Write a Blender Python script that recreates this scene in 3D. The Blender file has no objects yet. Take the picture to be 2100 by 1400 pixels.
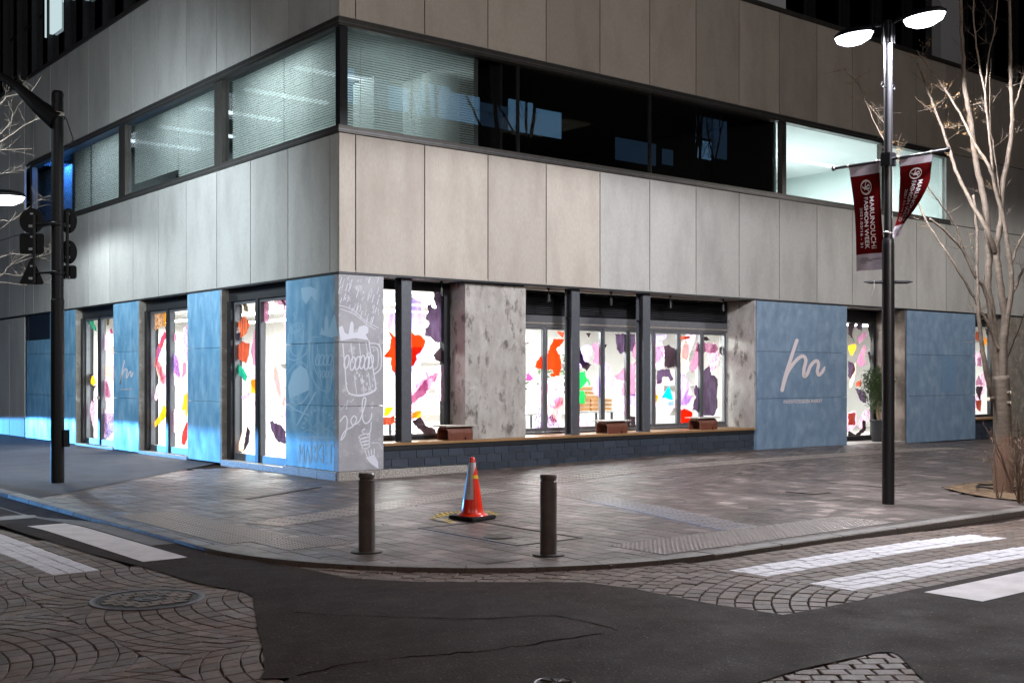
import bpy, bmesh, math, random
from mathutils import Vector, Matrix, noise as mnoise
from mathutils.geometry import delaunay_2d_cdt
random.seed(7)
R_ = math.radians
SC = bpy.context.scene
COL = SC.collection

# ------------------------------------------------------------------ camera
CAMX, CAMY, CAMZ = -9.4534, -16.0974, 1.65
HEAD = R_(51.1087)                       # heading of the optical axis from +X
FPX, CX, HY = 2378.0, 1050.0, 772.5      # focal length / principal column / horizon, in photo pixels
FW = (math.cos(HEAD), math.sin(HEAD)); RT = (math.sin(HEAD), -math.cos(HEAD))
cam = bpy.data.cameras.new('camera'); camo = bpy.data.objects.new('camera', cam); COL.objects.link(camo)
cam.sensor_width = 36.0; cam.lens = 36.0 * FPX / 2100.0
cam.shift_y = 72.5 / 2100.0
cam.clip_start = 0.1; cam.clip_end = 2000
camo.location = (CAMX, CAMY, CAMZ); camo.rotation_euler = (R_(90), 0, HEAD - R_(90))
SC.camera = camo

# ------------------------------------------------------------------ night sky
W = bpy.data.worlds.new('World'); SC.world = W; W.use_nodes = True
wn = W.node_tree; bg = wn.nodes['Background']
sky = wn.nodes.new('ShaderNodeTexSky'); sky.sky_type = 'NISHITA'; sky.sun_disc = False
sky.sun_elevation = R_(-7); sky.sun_rotation = R_(200); sky.air_density = 1.5; sky.dust_density = 3.0
wn.links.new(sky.outputs[0], bg.inputs[0]); bg.inputs[1].default_value = 0.10
sun = bpy.data.lights.new('ambient_fill', 'SUN'); sun.energy = 0.36; sun.angle = R_(40); sun.color = (1.0, .86, .78)  # broad fill added for the ambient city glow, not moonlight
ambo = bpy.data.objects.new('ambient_fill', sun); COL.objects.link(ambo); ambo.rotation_euler = (R_(52), 0, R_(-25))
SC.view_settings.view_transform = 'Standard'; SC.view_settings.look = 'None'
SC.view_settings.exposure = 0.0; SC.view_settings.gamma = 1.0
SC.cycles.use_denoising = True
SC.cycles.max_bounces = 8; SC.cycles.diffuse_bounces = 4; SC.cycles.glossy_bounces = 4
SC.cycles.transmission_bounces = 6; SC.cycles.transparent_max_bounces = 16
SC.cycles.sample_clamp_indirect = 4.0; SC.cycles.caustics_reflective = False; SC.cycles.caustics_refractive = False

def lamp(name, kind, loc, energy, color=(1, 1, 1), aim=None, size=None, **kw):
    l = bpy.data.lights.new(name, kind); l.energy = energy; l.color = color
    if size is not None:
        if kind == 'AREA': l.size = size
        else: l.shadow_soft_size = size
    for k, v in kw.items(): setattr(l, k, v)
    o = bpy.data.objects.new(name, l); COL.objects.link(o); o.location = loc
    if aim is not None:
        d = Vector(aim) - Vector(loc); o.rotation_euler = d.to_track_quat('-Z', 'Y').to_euler()
    return o

# headlamp glow of a car standing down the side street (low, bluish, cut off above bonnet height)
HLX, HLY = -6.3, 27.0
lamp('headlamp_beam', 'SPOT', (HLX, HLY, 0.66), 26000, (0.10, 0.42, 1.0), aim=(HLX + math.sin(R_(12)) * 1.0, HLY - math.cos(R_(12)) * 1.0, 0.66 - math.tan(R_(79.75))),
     size=0.035, spot_size=R_(160), spot_blend=0.014)

# ------------------------------------------------------------------ measuring helpers (photo pixel -> point on a real plane)
def _d(px): k = (px - CX) / FPX; return FW[0] + k * RT[0], FW[1] + k * RT[1]
def G(px, py, z=0.0):
    dx, dy = _d(px); t = (z - CAMZ) / ((HY - py) / FPX); return CAMX + t * dx, CAMY + t * dy
def PX(px, py, y=0.0):
    dx, dy = _d(px); t = (y - CAMY) / dy; return CAMX + t * dx, CAMZ + t * (HY - py) / FPX
def PY(px, py, x=0.0):
    dx, dy = _d(px); t = (x - CAMX) / dx; return CAMY + t * dy, CAMZ + t * (HY - py) / FPX
def PD(px, py, dep):
    dx, dy = _d(px); return Vector((CAMX + dep * dx, CAMY + dep * dy, CAMZ + dep * (HY - py) / FPX))
def sm(t): t = max(0.0, min(1.0, t)); return t * t * (3 - 2 * t)
def zpav(x, y): return 0.085 * sm((x - 0.5) / 7) * sm((y + 5) / 5) * (1 - sm((x - 12) / 6))
def zroad(x, y): return -0.03 - 0.09 * sm((y + 3.3) / 2.8) * (1.0 if x < -3 else 0.0) - 0.055 * sm((x - 0.5) / 3.5) * (1.0 if y < -7 else 0.0)

# ------------------------------------------------------------------ materials
def lin(c):
    if isinstance(c, str):
        c = [int(c[i:i + 2], 16) / 255 for i in (0, 2, 4)]
        c = [v / 12.92 if v <= .04045 else ((v + .055) / 1.055) ** 2.4 for v in c]
    return tuple(c) + (1.0,)
def mat(name, c1, c2=None, scale=6.0, rough=.6, rvar=0.0, bump=0.0, bscale=60.0, metal=0.0, spec=.5, objvar=0.0, tone=0.0, detail=6.0, lo=.35, hi=.65,
        c3=None, s3=1.0, lo3=.55, hi3=.7, stretch=(1, 1, 1), emit=None, estr=0.0, alpha=None):
    m = bpy.data.materials.new(name); m.use_nodes = True
    nt = m.node_tree; N = nt.nodes; L = nt.links; b = N['Principled BSDF']
    b.inputs['Roughness'].default_value = rough; b.inputs['Metallic'].default_value = metal
    b.inputs['Specular IOR Level'].default_value = spec
    geo = N.new('ShaderNodeNewGeometry'); mp = N.new('ShaderNodeMapping'); mp.inputs['Scale'].default_value = stretch
    L.new(geo.outputs['Position'], mp.inputs[0])
    def nz(s, d=detail):
        n = N.new('ShaderNodeTexNoise'); n.inputs['Scale'].default_value = s; n.inputs['Detail'].default_value = d
        n.inputs['Roughness'].default_value = .62; L.new(mp.outputs[0], n.inputs['Vector']); return n.outputs['Fac']
    def mr(src, a, b2, c, d):
        n = N.new('ShaderNodeMapRange'); n.inputs[1].default_value = a; n.inputs[2].default_value = b2
        n.inputs[3].default_value = c; n.inputs[4].default_value = d; L.new(src, n.inputs[0]); return n.outputs[0]
    def mix(f, a, b2, mode='MIX'):
        n = N.new('ShaderNodeMix'); n.data_type = 'RGBA'; n.blend_type = mode
        if isinstance(f, float): n.inputs[0].default_value = f
        else: L.new(f, n.inputs[0])
        for s, v in ((6, a), (7, b2)):
            if isinstance(v, tuple): n.inputs[s].default_value = v
            else: L.new(v, n.inputs[s])
        return n.outputs[2]
    f = None
    col = lin(c1)
    if c2 is not None:
        f = nz(scale); col = mix(mr(f, lo, hi, 0, 1), lin(c1), lin(c2))
    if c3 is not None:
        col = mix(mr(nz(s3), lo3, hi3, 0, 1), col, lin(c3))
    if objvar:
        oi = N.new('ShaderNodeObjectInfo'); v = mr(oi.outputs['Random'], 0, 1, 1 - objvar, 1 + objvar)
        cb = N.new('ShaderNodeCombineColor')
        for i in range(3): L.new(v, cb.inputs[i])
        col = mix(1.0, col, cb.outputs[0], 'MULTIPLY')
    if tone:
        at = N.new('ShaderNodeAttribute'); at.attribute_name = 'tone'
        col = mix(1.0, col, at.outputs['Color'], 'MULTIPLY')
    if isinstance(col, tuple): b.inputs['Base Color'].default_value = col
    else: L.new(col, b.inputs['Base Color'])
    if rvar:
        L.new(mr(nz(2.2, 4), .3, .7, max(.03, rough - rvar), min(1, rough + rvar)), b.inputs['Roughness'])
    if bump:
        bp = N.new('ShaderNodeBump'); bp.inputs['Strength'].default_value = bump; bp.inputs['Distance'].default_value = .01
        L.new(nz(bscale), bp.inputs['Height']); L.new(bp.outputs[0], b.inputs['Normal'])
    if emit:
        b.inputs['Emission Color'].default_value = lin(emit); b.inputs['Emission Strength'].default_value = estr
    return m
def emis(name, c, s):
    m = bpy.data.materials.new(name); m.use_nodes = True; nt = m.node_tree; nt.nodes.clear()
    e = nt.nodes.new('ShaderNodeEmission'); e.inputs[0].default_value = lin(c); e.inputs[1].default_value = s
    o = nt.nodes.new('ShaderNodeOutputMaterial'); nt.links.new(e.outputs[0], o.inputs[0]); return m
def glass(name, tint=(.93, .97, .96), refl=1.0):
    m = bpy.data.materials.new(name); m.use_nodes = True; nt = m.node_tree; N = nt.nodes; N.clear(); L = nt.links
    t = N.new('ShaderNodeBsdfTransparent'); t.inputs[0].default_value = (*tint, 1)
    g = N.new('ShaderNodeBsdfGlossy'); g.inputs[1].default_value = .0; g.inputs[0].default_value = (.95, .97, 1, 1)
    lw = N.new('ShaderNodeLayerWeight'); lw.inputs[0].default_value = .5
    pw = N.new('ShaderNodeMath'); pw.operation = 'POWER'; pw.inputs[1].default_value = 5.0; L.new(lw.outputs['Facing'], pw.inputs[0])
    ma = N.new('ShaderNodeMath'); ma.operation = 'MULTIPLY_ADD'; ma.inputs[1].default_value = .92; ma.inputs[2].default_value = .045; L.new(pw.outputs[0], ma.inputs[0])
    ml = N.new('ShaderNodeMath'); ml.operation = 'MULTIPLY'; ml.inputs[1].default_value = refl; ml.use_clamp = True
    L.new(ma.outputs[0], ml.inputs[0])
    x = N.new('ShaderNodeMixShader'); L.new(ml.outputs[0], x.inputs[0]); L.new(t.outputs[0], x.inputs[1]); L.new(g.outputs[0], x.inputs[2])
    o = N.new('ShaderNodeOutputMaterial'); L.new(x.outputs[0], o.inputs[0]); return m
def film(name, c1, c2=None, scale=25.0, trans=.75, lo=.4, hi=.6, see=0.0):
    """printed translucent film stuck on the shop glass"""
    m = bpy.data.materials.new(name); m.use_nodes = True; nt = m.node_tree; N = nt.nodes; N.clear(); L = nt.links
    geo = N.new('ShaderNodeNewGeometry'); n = N.new('ShaderNodeTexNoise'); n.inputs['Scale'].default_value = scale; n.inputs['Detail'].default_value = 7
    mp = N.new('ShaderNodeMapping'); mp.inputs['Rotation'].default_value = (R_(35), R_(35), 0); mp.inputs['Scale'].default_value = (1.0, 1.0, .28)
    L.new(geo.outputs['Position'], mp.inputs[0]); L.new(mp.outputs[0], n.inputs['Vector'])
    mr = N.new('ShaderNodeMapRange'); mr.inputs[1].default_value = lo; mr.inputs[2].default_value = hi; L.new(n.outputs['Fac'], mr.inputs[0])
    mx = N.new('ShaderNodeMix'); mx.data_type = 'RGBA'; L.new(mr.outputs[0], mx.inputs[0])
    mx.inputs[6].default_value = lin(c1); mx.inputs[7].default_value = lin(c2 or c1)
    d = N.new('ShaderNodeBsdfDiffuse'); t = N.new('ShaderNodeBsdfTranslucent')
    L.new(mx.outputs[2], d.inputs[0]); L.new(mx.outputs[2], t.inputs[0])
    x = N.new('ShaderNodeMixShader'); x.inputs[0].default_value = trans; L.new(d.outputs[0], x.inputs[1]); L.new(t.outputs[0], x.inputs[2])
    o = N.new('ShaderNodeOutputMaterial'); out = x.outputs[0]
    if see:
        tr = N.new('ShaderNodeBsdfTransparent'); L.new(mx.outputs[2], tr.inputs[0])
        y = N.new('ShaderNodeMixShader'); y.inputs[0].default_value = see; L.new(out, y.inputs[1]); L.new(tr.outputs[0], y.inputs[2]); out = y.outputs[0]
    L.new(out, o.inputs[0]); return m

M = {}
M['panel'] = mat('precast panel', 'aaa39b', '9f9991', 34.0, .78, bump=.3, bscale=120, objvar=.10, c3='8b8279', s3=1.6, lo3=.45, hi3=.85, stretch=(1, 1, .35))
M['panel_cool'] = mat('precast panel grey', 'a9a8a5', '9e9d9b', 34.0, .78, bump=.3, bscale=120, objvar=.10, c3='868583', s3=1.6, lo3=.45, hi3=.85, stretch=(1, 1, .35))
M['backing'] = mat('joint backing', '1a1817', rough=.9)
M['frame'] = mat('bronze grey window frame', '55524f', '4b4946', 8, .45, metal=.6)
M['darkframe'] = mat('dark steel frame', '2a2c30', '232428', 8, .45, metal=.4)
M['greyframe'] = mat('grey aluminium frame', '6b6d73', '62646a', 8, .42, metal=.5)
M['steel'] = mat('painted steel column', '4c4f57', '43464d', 14, .5, bump=.1, bscale=120)
M['steeldark'] = mat('black painted steel', '15161a', '101115', 14, .5)
M['glass'] = glass('clear glass'); M['glass_up'] = glass('upper window glass', (.80, .82, .82), 2.2)
M['glass_dark'] = glass('dark tower glass', (.2, .24, .25), 1.6)
M['concrete'] = mat('rough board-marked concrete', 'aaa7a4', '918d89', 4, .85, bump=.8, bscale=28, c3='625d58', s3=6.5, lo3=.54, hi3=.66, stretch=(1, 1, .55))
M['reveal'] = mat('stained concrete reveal', '8d877f', '6d675f', 3.2, .7, bump=.4, bscale=40, c3='b3aea6', s3=4.0, lo3=.55, hi3=.72)
M['reveal_metal'] = mat('polished stained reveal', '857b74', '574f4a', 2.6, .35, rvar=.12, bump=.2, bscale=20, metal=.35)
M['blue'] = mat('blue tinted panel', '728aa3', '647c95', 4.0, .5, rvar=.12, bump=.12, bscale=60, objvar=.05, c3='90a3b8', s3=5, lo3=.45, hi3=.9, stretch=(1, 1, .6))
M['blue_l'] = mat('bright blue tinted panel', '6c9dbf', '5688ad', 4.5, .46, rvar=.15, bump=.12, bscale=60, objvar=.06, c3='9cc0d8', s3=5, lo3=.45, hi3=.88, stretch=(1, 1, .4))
M['greypanel'] = mat('grey chalk panel', '9a9aa0', '83838a', 3.0, .6, bump=.12, bscale=60, objvar=.04, c3='b9b9c0', s3=6, lo3=.55, hi3=.75)
M['chalk'] = mat('pale chalk paint', 'c3c6d2', rough=.8)
M['chalk_b'] = mat('pale blue chalk paint', '93b7d2', rough=.8)
M['granite'] = mat('speckled granite', 'a29d98', '6f6a66', 45, .55, lo=.42, hi=.58, bump=.2, bscale=120, objvar=.08)
M['tile'] = mat('dark blue-black wall tile', '2c333e', '343c48', 12, .42, objvar=.2, bump=.08, bscale=60)
M['grout'] = mat('pale grout', '8d9098', rough=.9)
M['wood'] = mat('varnished pine ledge', '93724f', '7d5f42', 9, .38, bump=.1, bscale=50, stretch=(.12, 1, 1), objvar=.08)
M['leather'] = mat('brown leather', '6b3a2c', '58301f', 14, .45, bump=.3, bscale=150)
M['stooltop'] = mat('pale stool top', 'b0a9a3', '9c958f', 20, .5)
M['louvre'] = mat('dark louvre', '4a4b50', rough=.45, metal=.2)
M['asphalt'] = mat('asphalt', '352b27', '2a221f', 9, .78, spec=.12, rvar=.08, bump=1.0, bscale=45, c3='74665d', s3=48, lo3=.60, hi3=.70, detail=10)
M['asphalt_walk'] = mat('asphalt footway', '4a4a50', '3e3e44', 2.2, .75, spec=.2, bump=1.0, bscale=70, c3='6a6a6e', s3=70, lo3=.58, hi3=.72, detail=9)
M['concrete_road'] = mat('worn concrete gutter', '6d6a6b', '59575a', 5, .7, bump=.5, bscale=90)
M['joint'] = mat('sand joint', '2f2825', rough=.95, spec=.05)
M['paver'] = mat('stone paver', '5d5451', '4a4341', 5, .40, spec=.32, rvar=.13, bump=.5, bscale=110, tone=1, c3='6a615f', s3=1.1, lo3=.5, hi3=.7)
M['sett'] = mat('granite sett', '6f6058', '594c45', 14, .5, spec=.25, rvar=.1, bump=.8, bscale=90, tone=1)
M['tactile'] = mat('tactile tile', '6a6060', '5f5656', 8, .42, bump=.3, bscale=90, objvar=.08)
M['steelbar'] = mat('worn steel stud', 'a09992', '8a837d', 10, .36, metal=.15, spec=.5)
M['kerb'] = mat('granite kerb', '77726f', '5f5b59', 30, .5, rvar=.1, bump=.9, bscale=55, objvar=.1)
M['paint'] = mat('white road paint', 'd3cdd0', 'bcb6b8', 3.5, .6, bump=.3, bscale=150, c3='a8a2a4', s3=18, lo3=.6, hi3=.78)
M['stud'] = mat('bright steel stud', 'a39d97', rough=.25, metal=.1, spec=.9); M['iron'] = mat('cast iron cover', '4b4747', '3a3637', 20, .45, metal=.55, bump=.5, bscale=70)
M['ironring'] = mat('worn iron ring', '7a767c', '66626a', 20, .5, metal=.3, spec=.3)
M['soil'] = mat('straw covered soil', '7d6850', '54402f', 9, .95, bump=1.0, bscale=60, c3='3f3128', s3=4, lo3=.52, hi3=.66)
M['bark'] = mat('pale smooth bark', '65594e', '4c433b', 9, .8, bump=.7, bscale=45, stretch=(1, 1, 2.5))
M['bark_dark'] = mat('dark twig bark', '5b4c45', '483c37', 9, .85)
M['wrap'] = mat('burlap wrap', '75594a', '644b3e', 60, .95, bump=.6, bscale=260, stretch=(1, 1, 3))
M['bud'] = mat('ochre bud', 'a98350', rough=.8)
M['cutwood'] = mat('cut wood', 'd8c9b4', rough=.8)
M['twig'] = mat('russet shrub twig', '63503f', '705a4b', 20, .85)
M['pole'] = mat('black lamp pole', '1b1b20', '17171b', 10, .38, spec=.6)
M['polegrey'] = mat('dark grey street pole', '101012', '0c0c0e', 8, .5, spec=.15)
M['signback'] = mat('dark sign back', '101012', '0c0c0e', 6, .55, spec=.12)
M['sticker_grey'] = mat('grey data sticker', '8f9096', rough=.6)
M['bollard'] = mat('brown bollard', '686361', '575250', 8, .4, bump=.15, bscale=60, spec=.6)
M['cone'] = mat('glossy orange-red plastic', 'd9301a', 'c9270f', 6, .28, spec=.6)
M['rubber'] = mat('black rubber', '1a1718', '141212', 20, .6)
M['conewhite'] = mat('white paper wrap', 'b9b4bb', 'a7a2aa', 12, .5)
M['yellow'] = mat('yellow tape', 'd2a917', rough=.5)
M['black'] = mat('flat black', '0c0c0e', rough=.6)
M['red'] = film('banner cloth red', '5c1113', '540f11', 6, .2); M['bwhite'] = film('banner cloth white', 'b5aab4', 'aaa0ab', 6, .35)
M['print'] = mat('white print', 'd8cdd0', rough=.8); M['printgrey'] = mat('grey print', '6f7078', rough=.8)
M['rope'] = mat('white rope', 'c9c6c6', rough=.8)
M['white'] = mat('white interior paint', 'e6e4e2', rough=.85); M['ceil'] = mat('white ceiling', 'e8e8e8', rough=.9)
M['officewall'] = mat('office wall', 'cfd8d6', rough=.9); M['officedark'] = mat('dark office wall', '2c2c2c', rough=.9)
M['officegrey'] = mat('grey office ceiling', '6a7070', rough=.9); M['floorin'] = mat('pale shop floor', 'a8a4a0', '9a9692', 4, .35)
M['woodin'] = mat('light plywood', 'd8a873', 'c9965f', 8, .5, stretch=(1, 1, .2)); M['plant'] = mat('green leaf', '3f5c2c', '2f4a22', 10, .6)
M['plantdark'] = mat('dark green leaf', '4a6330', '344a22', 14, .6, objvar=.2)
M['pot'] = mat('charcoal planter', '2d2d30', '252528', 10, .7); M['stem'] = mat('plant stem', '8c7a5c', rough=.8)
M['blind'] = film('white blind slat', 'dfe6e4', 'd8e0de', 4, .55)
M['tube'] = emis('office tube', 'eaf7ff', 2.6); M['tube_shop'] = emis('shop light', 'fff4ec', 22.0); M['bluescreen'] = emis('blue screen', '1450d8', .9)
M['lens'] = emis('street lamp lens', 'eef0ff', 9.0)
M['winlit'] = emis('lit window', '7fb4e0', 1.1); M['winlit2'] = emis('dim lit window', '5f86b0', 0.35)
M['brickfar'] = mat('facade across the street', '3a3634', '2f2c2a', 2, .8)
M['stuccoblock'] = mat('pale tower pier', 'a9adb3', rough=.7)

# ------------------------------------------------------------------ mesh helpers
class MB:
    def __init__(s): s.v = []; s.f = []; s.t = []; s.smooth = False
    def quad(s, a, b, c, d, tone=None):
        n = len(s.v); s.v += [tuple(a), tuple(b), tuple(c), tuple(d)]; s.f.append((n, n + 1, n + 2, n + 3)); s.t.append(tone); return s
    def poly(s, pts, tone=None):
        n = len(s.v); s.v += [tuple(p) for p in pts]; s.f.append(tuple(range(n, n + len(pts)))); s.t.append(tone); return s
    def box(s, x0, x1, y0, y1, z0, z1, tone=None, bottom=True):
        n = len(s.v)
        s.v += [(x0, y0, z0), (x1, y0, z0), (x1, y1, z0), (x0, y1, z0), (x0, y0, z1), (x1, y0, z1), (x1, y1, z1), (x0, y1, z1)]
        fs = [(4, 5, 6, 7), (0, 1, 5, 4), (1, 2, 6, 5), (2, 3, 7, 6), (3, 0, 4, 7)] + ([(3, 2, 1, 0)] if bottom else [])
        for f in fs: s.f.append(tuple(n + i for i in f)); s.t.append(tone)
        return s
    def prism(s, pts, z0, z1, tone=None, bottom=False, inset=0.0):
        """vertical prism over a ccw polygon (x,y)"""
        n = len(s.v); k = len(pts)
        cx = sum(p[0] for p in pts) / k; cy = sum(p[1] for p in pts) / k
        s.v += [(p[0], p[1], z0) for p in pts]
        if inset:
            s.v += [(p[0], p[1], z1 - inset) for p in pts]
            top = []
            for p in pts:
                d = math.hypot(p[0] - cx, p[1] - cy) or 1; q = 1 - inset * 1.3 / d
                top.append((cx + (p[0] - cx) * q, cy + (p[1] - cy) * q, z1))
            s.v += top; rings = 3
        else:
            s.v += [(p[0], p[1], z1) for p in pts]; rings = 2
        for r in range(rings - 1):
            for i in range(k):
                j = (i + 1) % k; a = n + r * k
                s.f.append((a + i, a + j, a + k + j, a + k + i)); s.t.append(tone)
        s.f.append(tuple(n + (rings - 1) * k + i for i in range(k))); s.t.append(tone)
        if bottom: s.f.append(tuple(n + k - 1 - i for i in range(k))); s.t.append(tone)
        return s
    def tube(s, pts, radii, seg=8, cap=True):
        pts = [Vector(p) for p in pts]
        if not hasattr(radii, '__len__'): radii = [radii] * len(pts)
        n = len(s.v); k = len(pts); up = None
        for i in range(k):
            d = (pts[min(i + 1, k - 1)] - pts[max(i - 1, 0)]).normalized()
            if up is None:
                up = Vector((0, 0, 1)) if abs(d.z) < .9 else Vector((1, 0, 0))
            a = (up - d * up.dot(d)).normalized(); b = d.cross(a); up = a
            for q in range(seg):
                th = 2 * math.pi * q / seg
                s.v.append(tuple(pts[i] + (a * math.cos(th) + b * math.sin(th)) * radii[i]))
        for i in range(k - 1):
            for q in range(seg):
                r = (q + 1) % seg
                s.f.append((n + i * seg + q, n + i * seg + r, n + (i + 1) * seg + r, n + (i + 1) * seg + q)); s.t.append(None)
        if cap:
            s.f.append(tuple(n + seg - 1 - q for q in range(seg))); s.t.append(None)
            s.f.append(tuple(n + (k - 1) * seg + q for q in range(seg))); s.t.append(None)
        return s
    def lathe(s, prof, seg=24, c=(0, 0, 0)):
        n = len(s.v); k = len(prof)
        for r, z in prof:
            for q in range(seg):
                th = 2 * math.pi * q / seg; s.v.append((c[0] + r * math.cos(th), c[1] + r * math.sin(th), c[2] + z))
        for i in range(k - 1):
            for q in range(seg):
                r = (q + 1) % seg
                s.f.append((n + i * seg + q, n + i * seg + r, n + (i + 1) * seg + r, n + (i + 1) * seg + q)); s.t.append(None)
        s.f.append(tuple(n + (k - 1) * seg + q for q in range(seg))); s.t.append(None)
        s.f.append(tuple(n + seg - 1 - q for q in range(seg))); s.t.append(None)
        return s
    def mesh(s, name, m=None, smooth=False):
        me = bpy.data.meshes.new(name); me.from_pydata(s.v, [], s.f)
        if any(t is not None for t in s.t):
            at = me.color_attributes.new('tone', 'FLOAT_COLOR', 'CORNER'); dat = []
            for p, t in zip(me.polygons, s.t):
                t = t if t is not None else (1, 1, 1)
                if not hasattr(t, '__len__'): t = (t, t, t)
                dat += [t[0], t[1], t[2], 1.0] * p.loop_total
            at.data.foreach_set('color', dat)
        if m: me.materials.append(M[m] if isinstance(m, str) else m)
        if smooth: me.polygons.foreach_set('use_smooth', [True] * len(me.polygons))
        me.update(); return me
    def build(s, name, m, parent=None, smooth=False, loc=None, kind=None):
        return link(name, s.mesh(name, m, smooth), parent, loc, kind=kind)
def link(name, me, parent=None, loc=None, rot=None, kind=None):
    o = bpy.data.objects.new(name, me); COL.objects.link(o)
    if parent is not None: o.parent = parent
    if loc is not None: o.location = loc
    if rot is not None: o.rotation_euler = rot
    if kind: o['kind'] = kind
    return o
def empty(name, label=None, cat=None, loc=(0, 0, 0), rz=0.0, group=None, parent=None):
    o = bpy.data.objects.new(name, None); COL.objects.link(o); o.location = loc; o.rotation_euler = (0, 0, rz); o.empty_display_size = .2
    if parent is not None: o.parent = parent
    if label: tag(o, label, cat, group)
    return o
def tag(o, label, cat, group=None):
    o['label'] = label; o['category'] = cat
    if group: o['group'] = group
    return o
_boxes = {}
def boxobj(name, m, x0, x1, y0, y1, z0, z1, parent=None, bev=0.0):
    """one box-shaped piece; alike pieces share mesh data"""
    key = (m, round(x1 - x0, 4), round(y1 - y0, 4), round(z1 - z0, 4), bev)
    if key not in _boxes:
        hx, hy, hz = (x1 - x0) / 2, (y1 - y0) / 2, (z1 - z0) / 2
        b = MB().box(-hx, hx, -hy, hy, -hz, hz); me = b.mesh(name, m)
        if bev:
            bm = bmesh.new(); bm.from_mesh(me); bmesh.ops.bevel(bm, geom=bm.edges[:], offset=bev, segments=1, affect='EDGES'); bm.to_mesh(me); bm.free()
        _boxes[key] = me
    return link(name, _boxes[key], parent, ((x0 + x1) / 2, (y0 + y1) / 2, (z0 + z1) / 2))
def text_mesh(txt, size=1.0, bold=0.0, align='LEFT'):
    c = bpy.data.curves.new('txt', 'FONT'); c.body = txt; c.size = size; c.align_x = align; c.offset = bold
    o = bpy.data.objects.new('txt', c); COL.objects.link(o)
    dg = bpy.context.evaluated_depsgraph_get(); me = bpy.data.meshes.new_from_object(o.evaluated_get(dg))
    bpy.data.objects.remove(o); bpy.data.curves.remove(c); return me
def ribbon(b, pts, w, fn, closed=False):
    """stroke of width w along 2-D points, mapped to 3-D by fn(u,v)"""
    if closed: pts = list(pts) + [pts[0], pts[1]]
    k = len(pts); L_, R2 = [], []
    for i in range(k):
        a = pts[max(i - 1, 0)]; c = pts[min(i + 1, k - 1)]
        dx, dy = c[0] - a[0], c[1] - a[1]; d = math.hypot(dx, dy) or 1; nx, ny = -dy / d, dx / d
        ww = w[i] if hasattr(w, '__len__') else w
        L_.append((pts[i][0] + nx * ww / 2, pts[i][1] + ny * ww / 2)); R2.append((pts[i][0] - nx * ww / 2, pts[i][1] - ny * ww / 2))
    for i in range(k - 1):
        b.quad(fn(*L_[i]), fn(*L_[i + 1]), fn(*R2[i + 1]), fn(*R2[i]))
    return b
def spline(pts, n=6):
    out = []; k = len(pts)
    for i in range(k - 1):
        p0 = pts[max(i - 1, 0)]; p1 = pts[i]; p2 = pts[i + 1]; p3 = pts[min(i + 2, k - 1)]
        for q in range(n):
            t = q / n
            out.append(tuple(.5 * (2 * p1[j] + (p2[j] - p0[j]) * t + (2 * p0[j] - 5 * p1[j] + 4 * p2[j] - p3[j]) * t * t + (3 * p1[j] - p0[j] - 3 * p2[j] + p3[j]) * t ** 3) for j in range(len(p1))))
    out.append(tuple(pts[-1])); return out
def torn(pts, step=.035, amp=.012, seed=0):
    """give a hand-cut outline a torn, uneven edge"""
    out = []; k = len(pts)
    for i in range(k):
        a, c = pts[i], pts[(i + 1) % k]; d = math.hypot(c[0] - a[0], c[1] - a[1]); n = max(1, int(d / step))
        for q in range(n):
            t = q / n; x = a[0] + (c[0] - a[0]) * t; y = a[1] + (c[1] - a[1]) * t
            v = mnoise.noise_vector(Vector((x * 14, y * 14, seed * 3.1)))
            out.append((x + v.x * amp * 1.6, y + v.y * amp * 1.6))
    return out
def inpoly(x, y, P):
    c = False; n = len(P); j = n - 1
    for i in range(n):
        if (P[i][1] > y) != (P[j][1] > y) and x < (P[j][0] - P[i][0]) * (y - P[i][1]) / (P[j][1] - P[i][1]) + P[i][0]: c = not c
        j = i
    return c

# ================================================================== GROUND
def struct(o): o['kind'] = 'structure'; return o
def proj(x, y, z=0.0):
    vx, vy = x - CAMX, y - CAMY; dep = vx * FW[0] + vy * FW[1]
    if dep < .3: return None
    return CX + FPX * (vx * RT[0] + vy * RT[1]) / dep, HY - FPX * (z - CAMZ) / dep, dep
def inframe(x, y, mar=30):
    p = proj(x, y)
    return p is not None and -mar < p[0] < 2100 + mar and -mar < p[1] < 1400 + mar
def sheet(name, outer, holes, zfn, m, box=None, step=.5, parent=None):
    pts, edges = [], []
    for P in [outer] + holes:
        n = len(pts); pts += [Vector(p) for p in P]; edges += [(n + i, n + (i + 1) % len(P)) for i in range(len(P))]
    if box:
        x = box[0]
        while x < box[1]:
            y = box[2]
            while y < box[3]:
                if inpoly(x, y, outer) and not any(inpoly(x, y, h) for h in holes): pts.append(Vector((x + .01, y + .013)))
                y += step
            x += step
    v, e, f = delaunay_2d_cdt(pts, edges, [], 0, 1e-5)[:3]
    b = MB(); b.v = [(p.x, p.y, zfn(p.x, p.y)) for p in v]
    for t in f:
        cx = sum(v[i].x for i in t) / 3; cy = sum(v[i].y for i in t) / 3
        if inpoly(cx, cy, outer) and not any(inpoly(cx, cy, h) for h in holes): b.f.append(tuple(t)); b.t.append(None)
    return b.build(name, m, parent)

KC, KR = (-1.25, -5.4), 3.5
ARC = [(KC[0] + KR * math.cos(R_(a)), KC[1] + KR * math.sin(R_(a))) for a in range(180, 271, 5)]
def kerbline(off): return [(-4.75 + off, 40.0)] + [(KC[0] + (KR - off) * math.cos(R_(a)), KC[1] + (KR - off) * math.sin(R_(a))) for a in range(180, 271, 5)] + [(60.0, -8.9 + off)]

ground = struct(MB().quad((-600, -600, -.45), (600, -600, -.45), (600, 600, -.45), (-600, 600, -.45)).build('ground', 'asphalt'))

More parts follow.
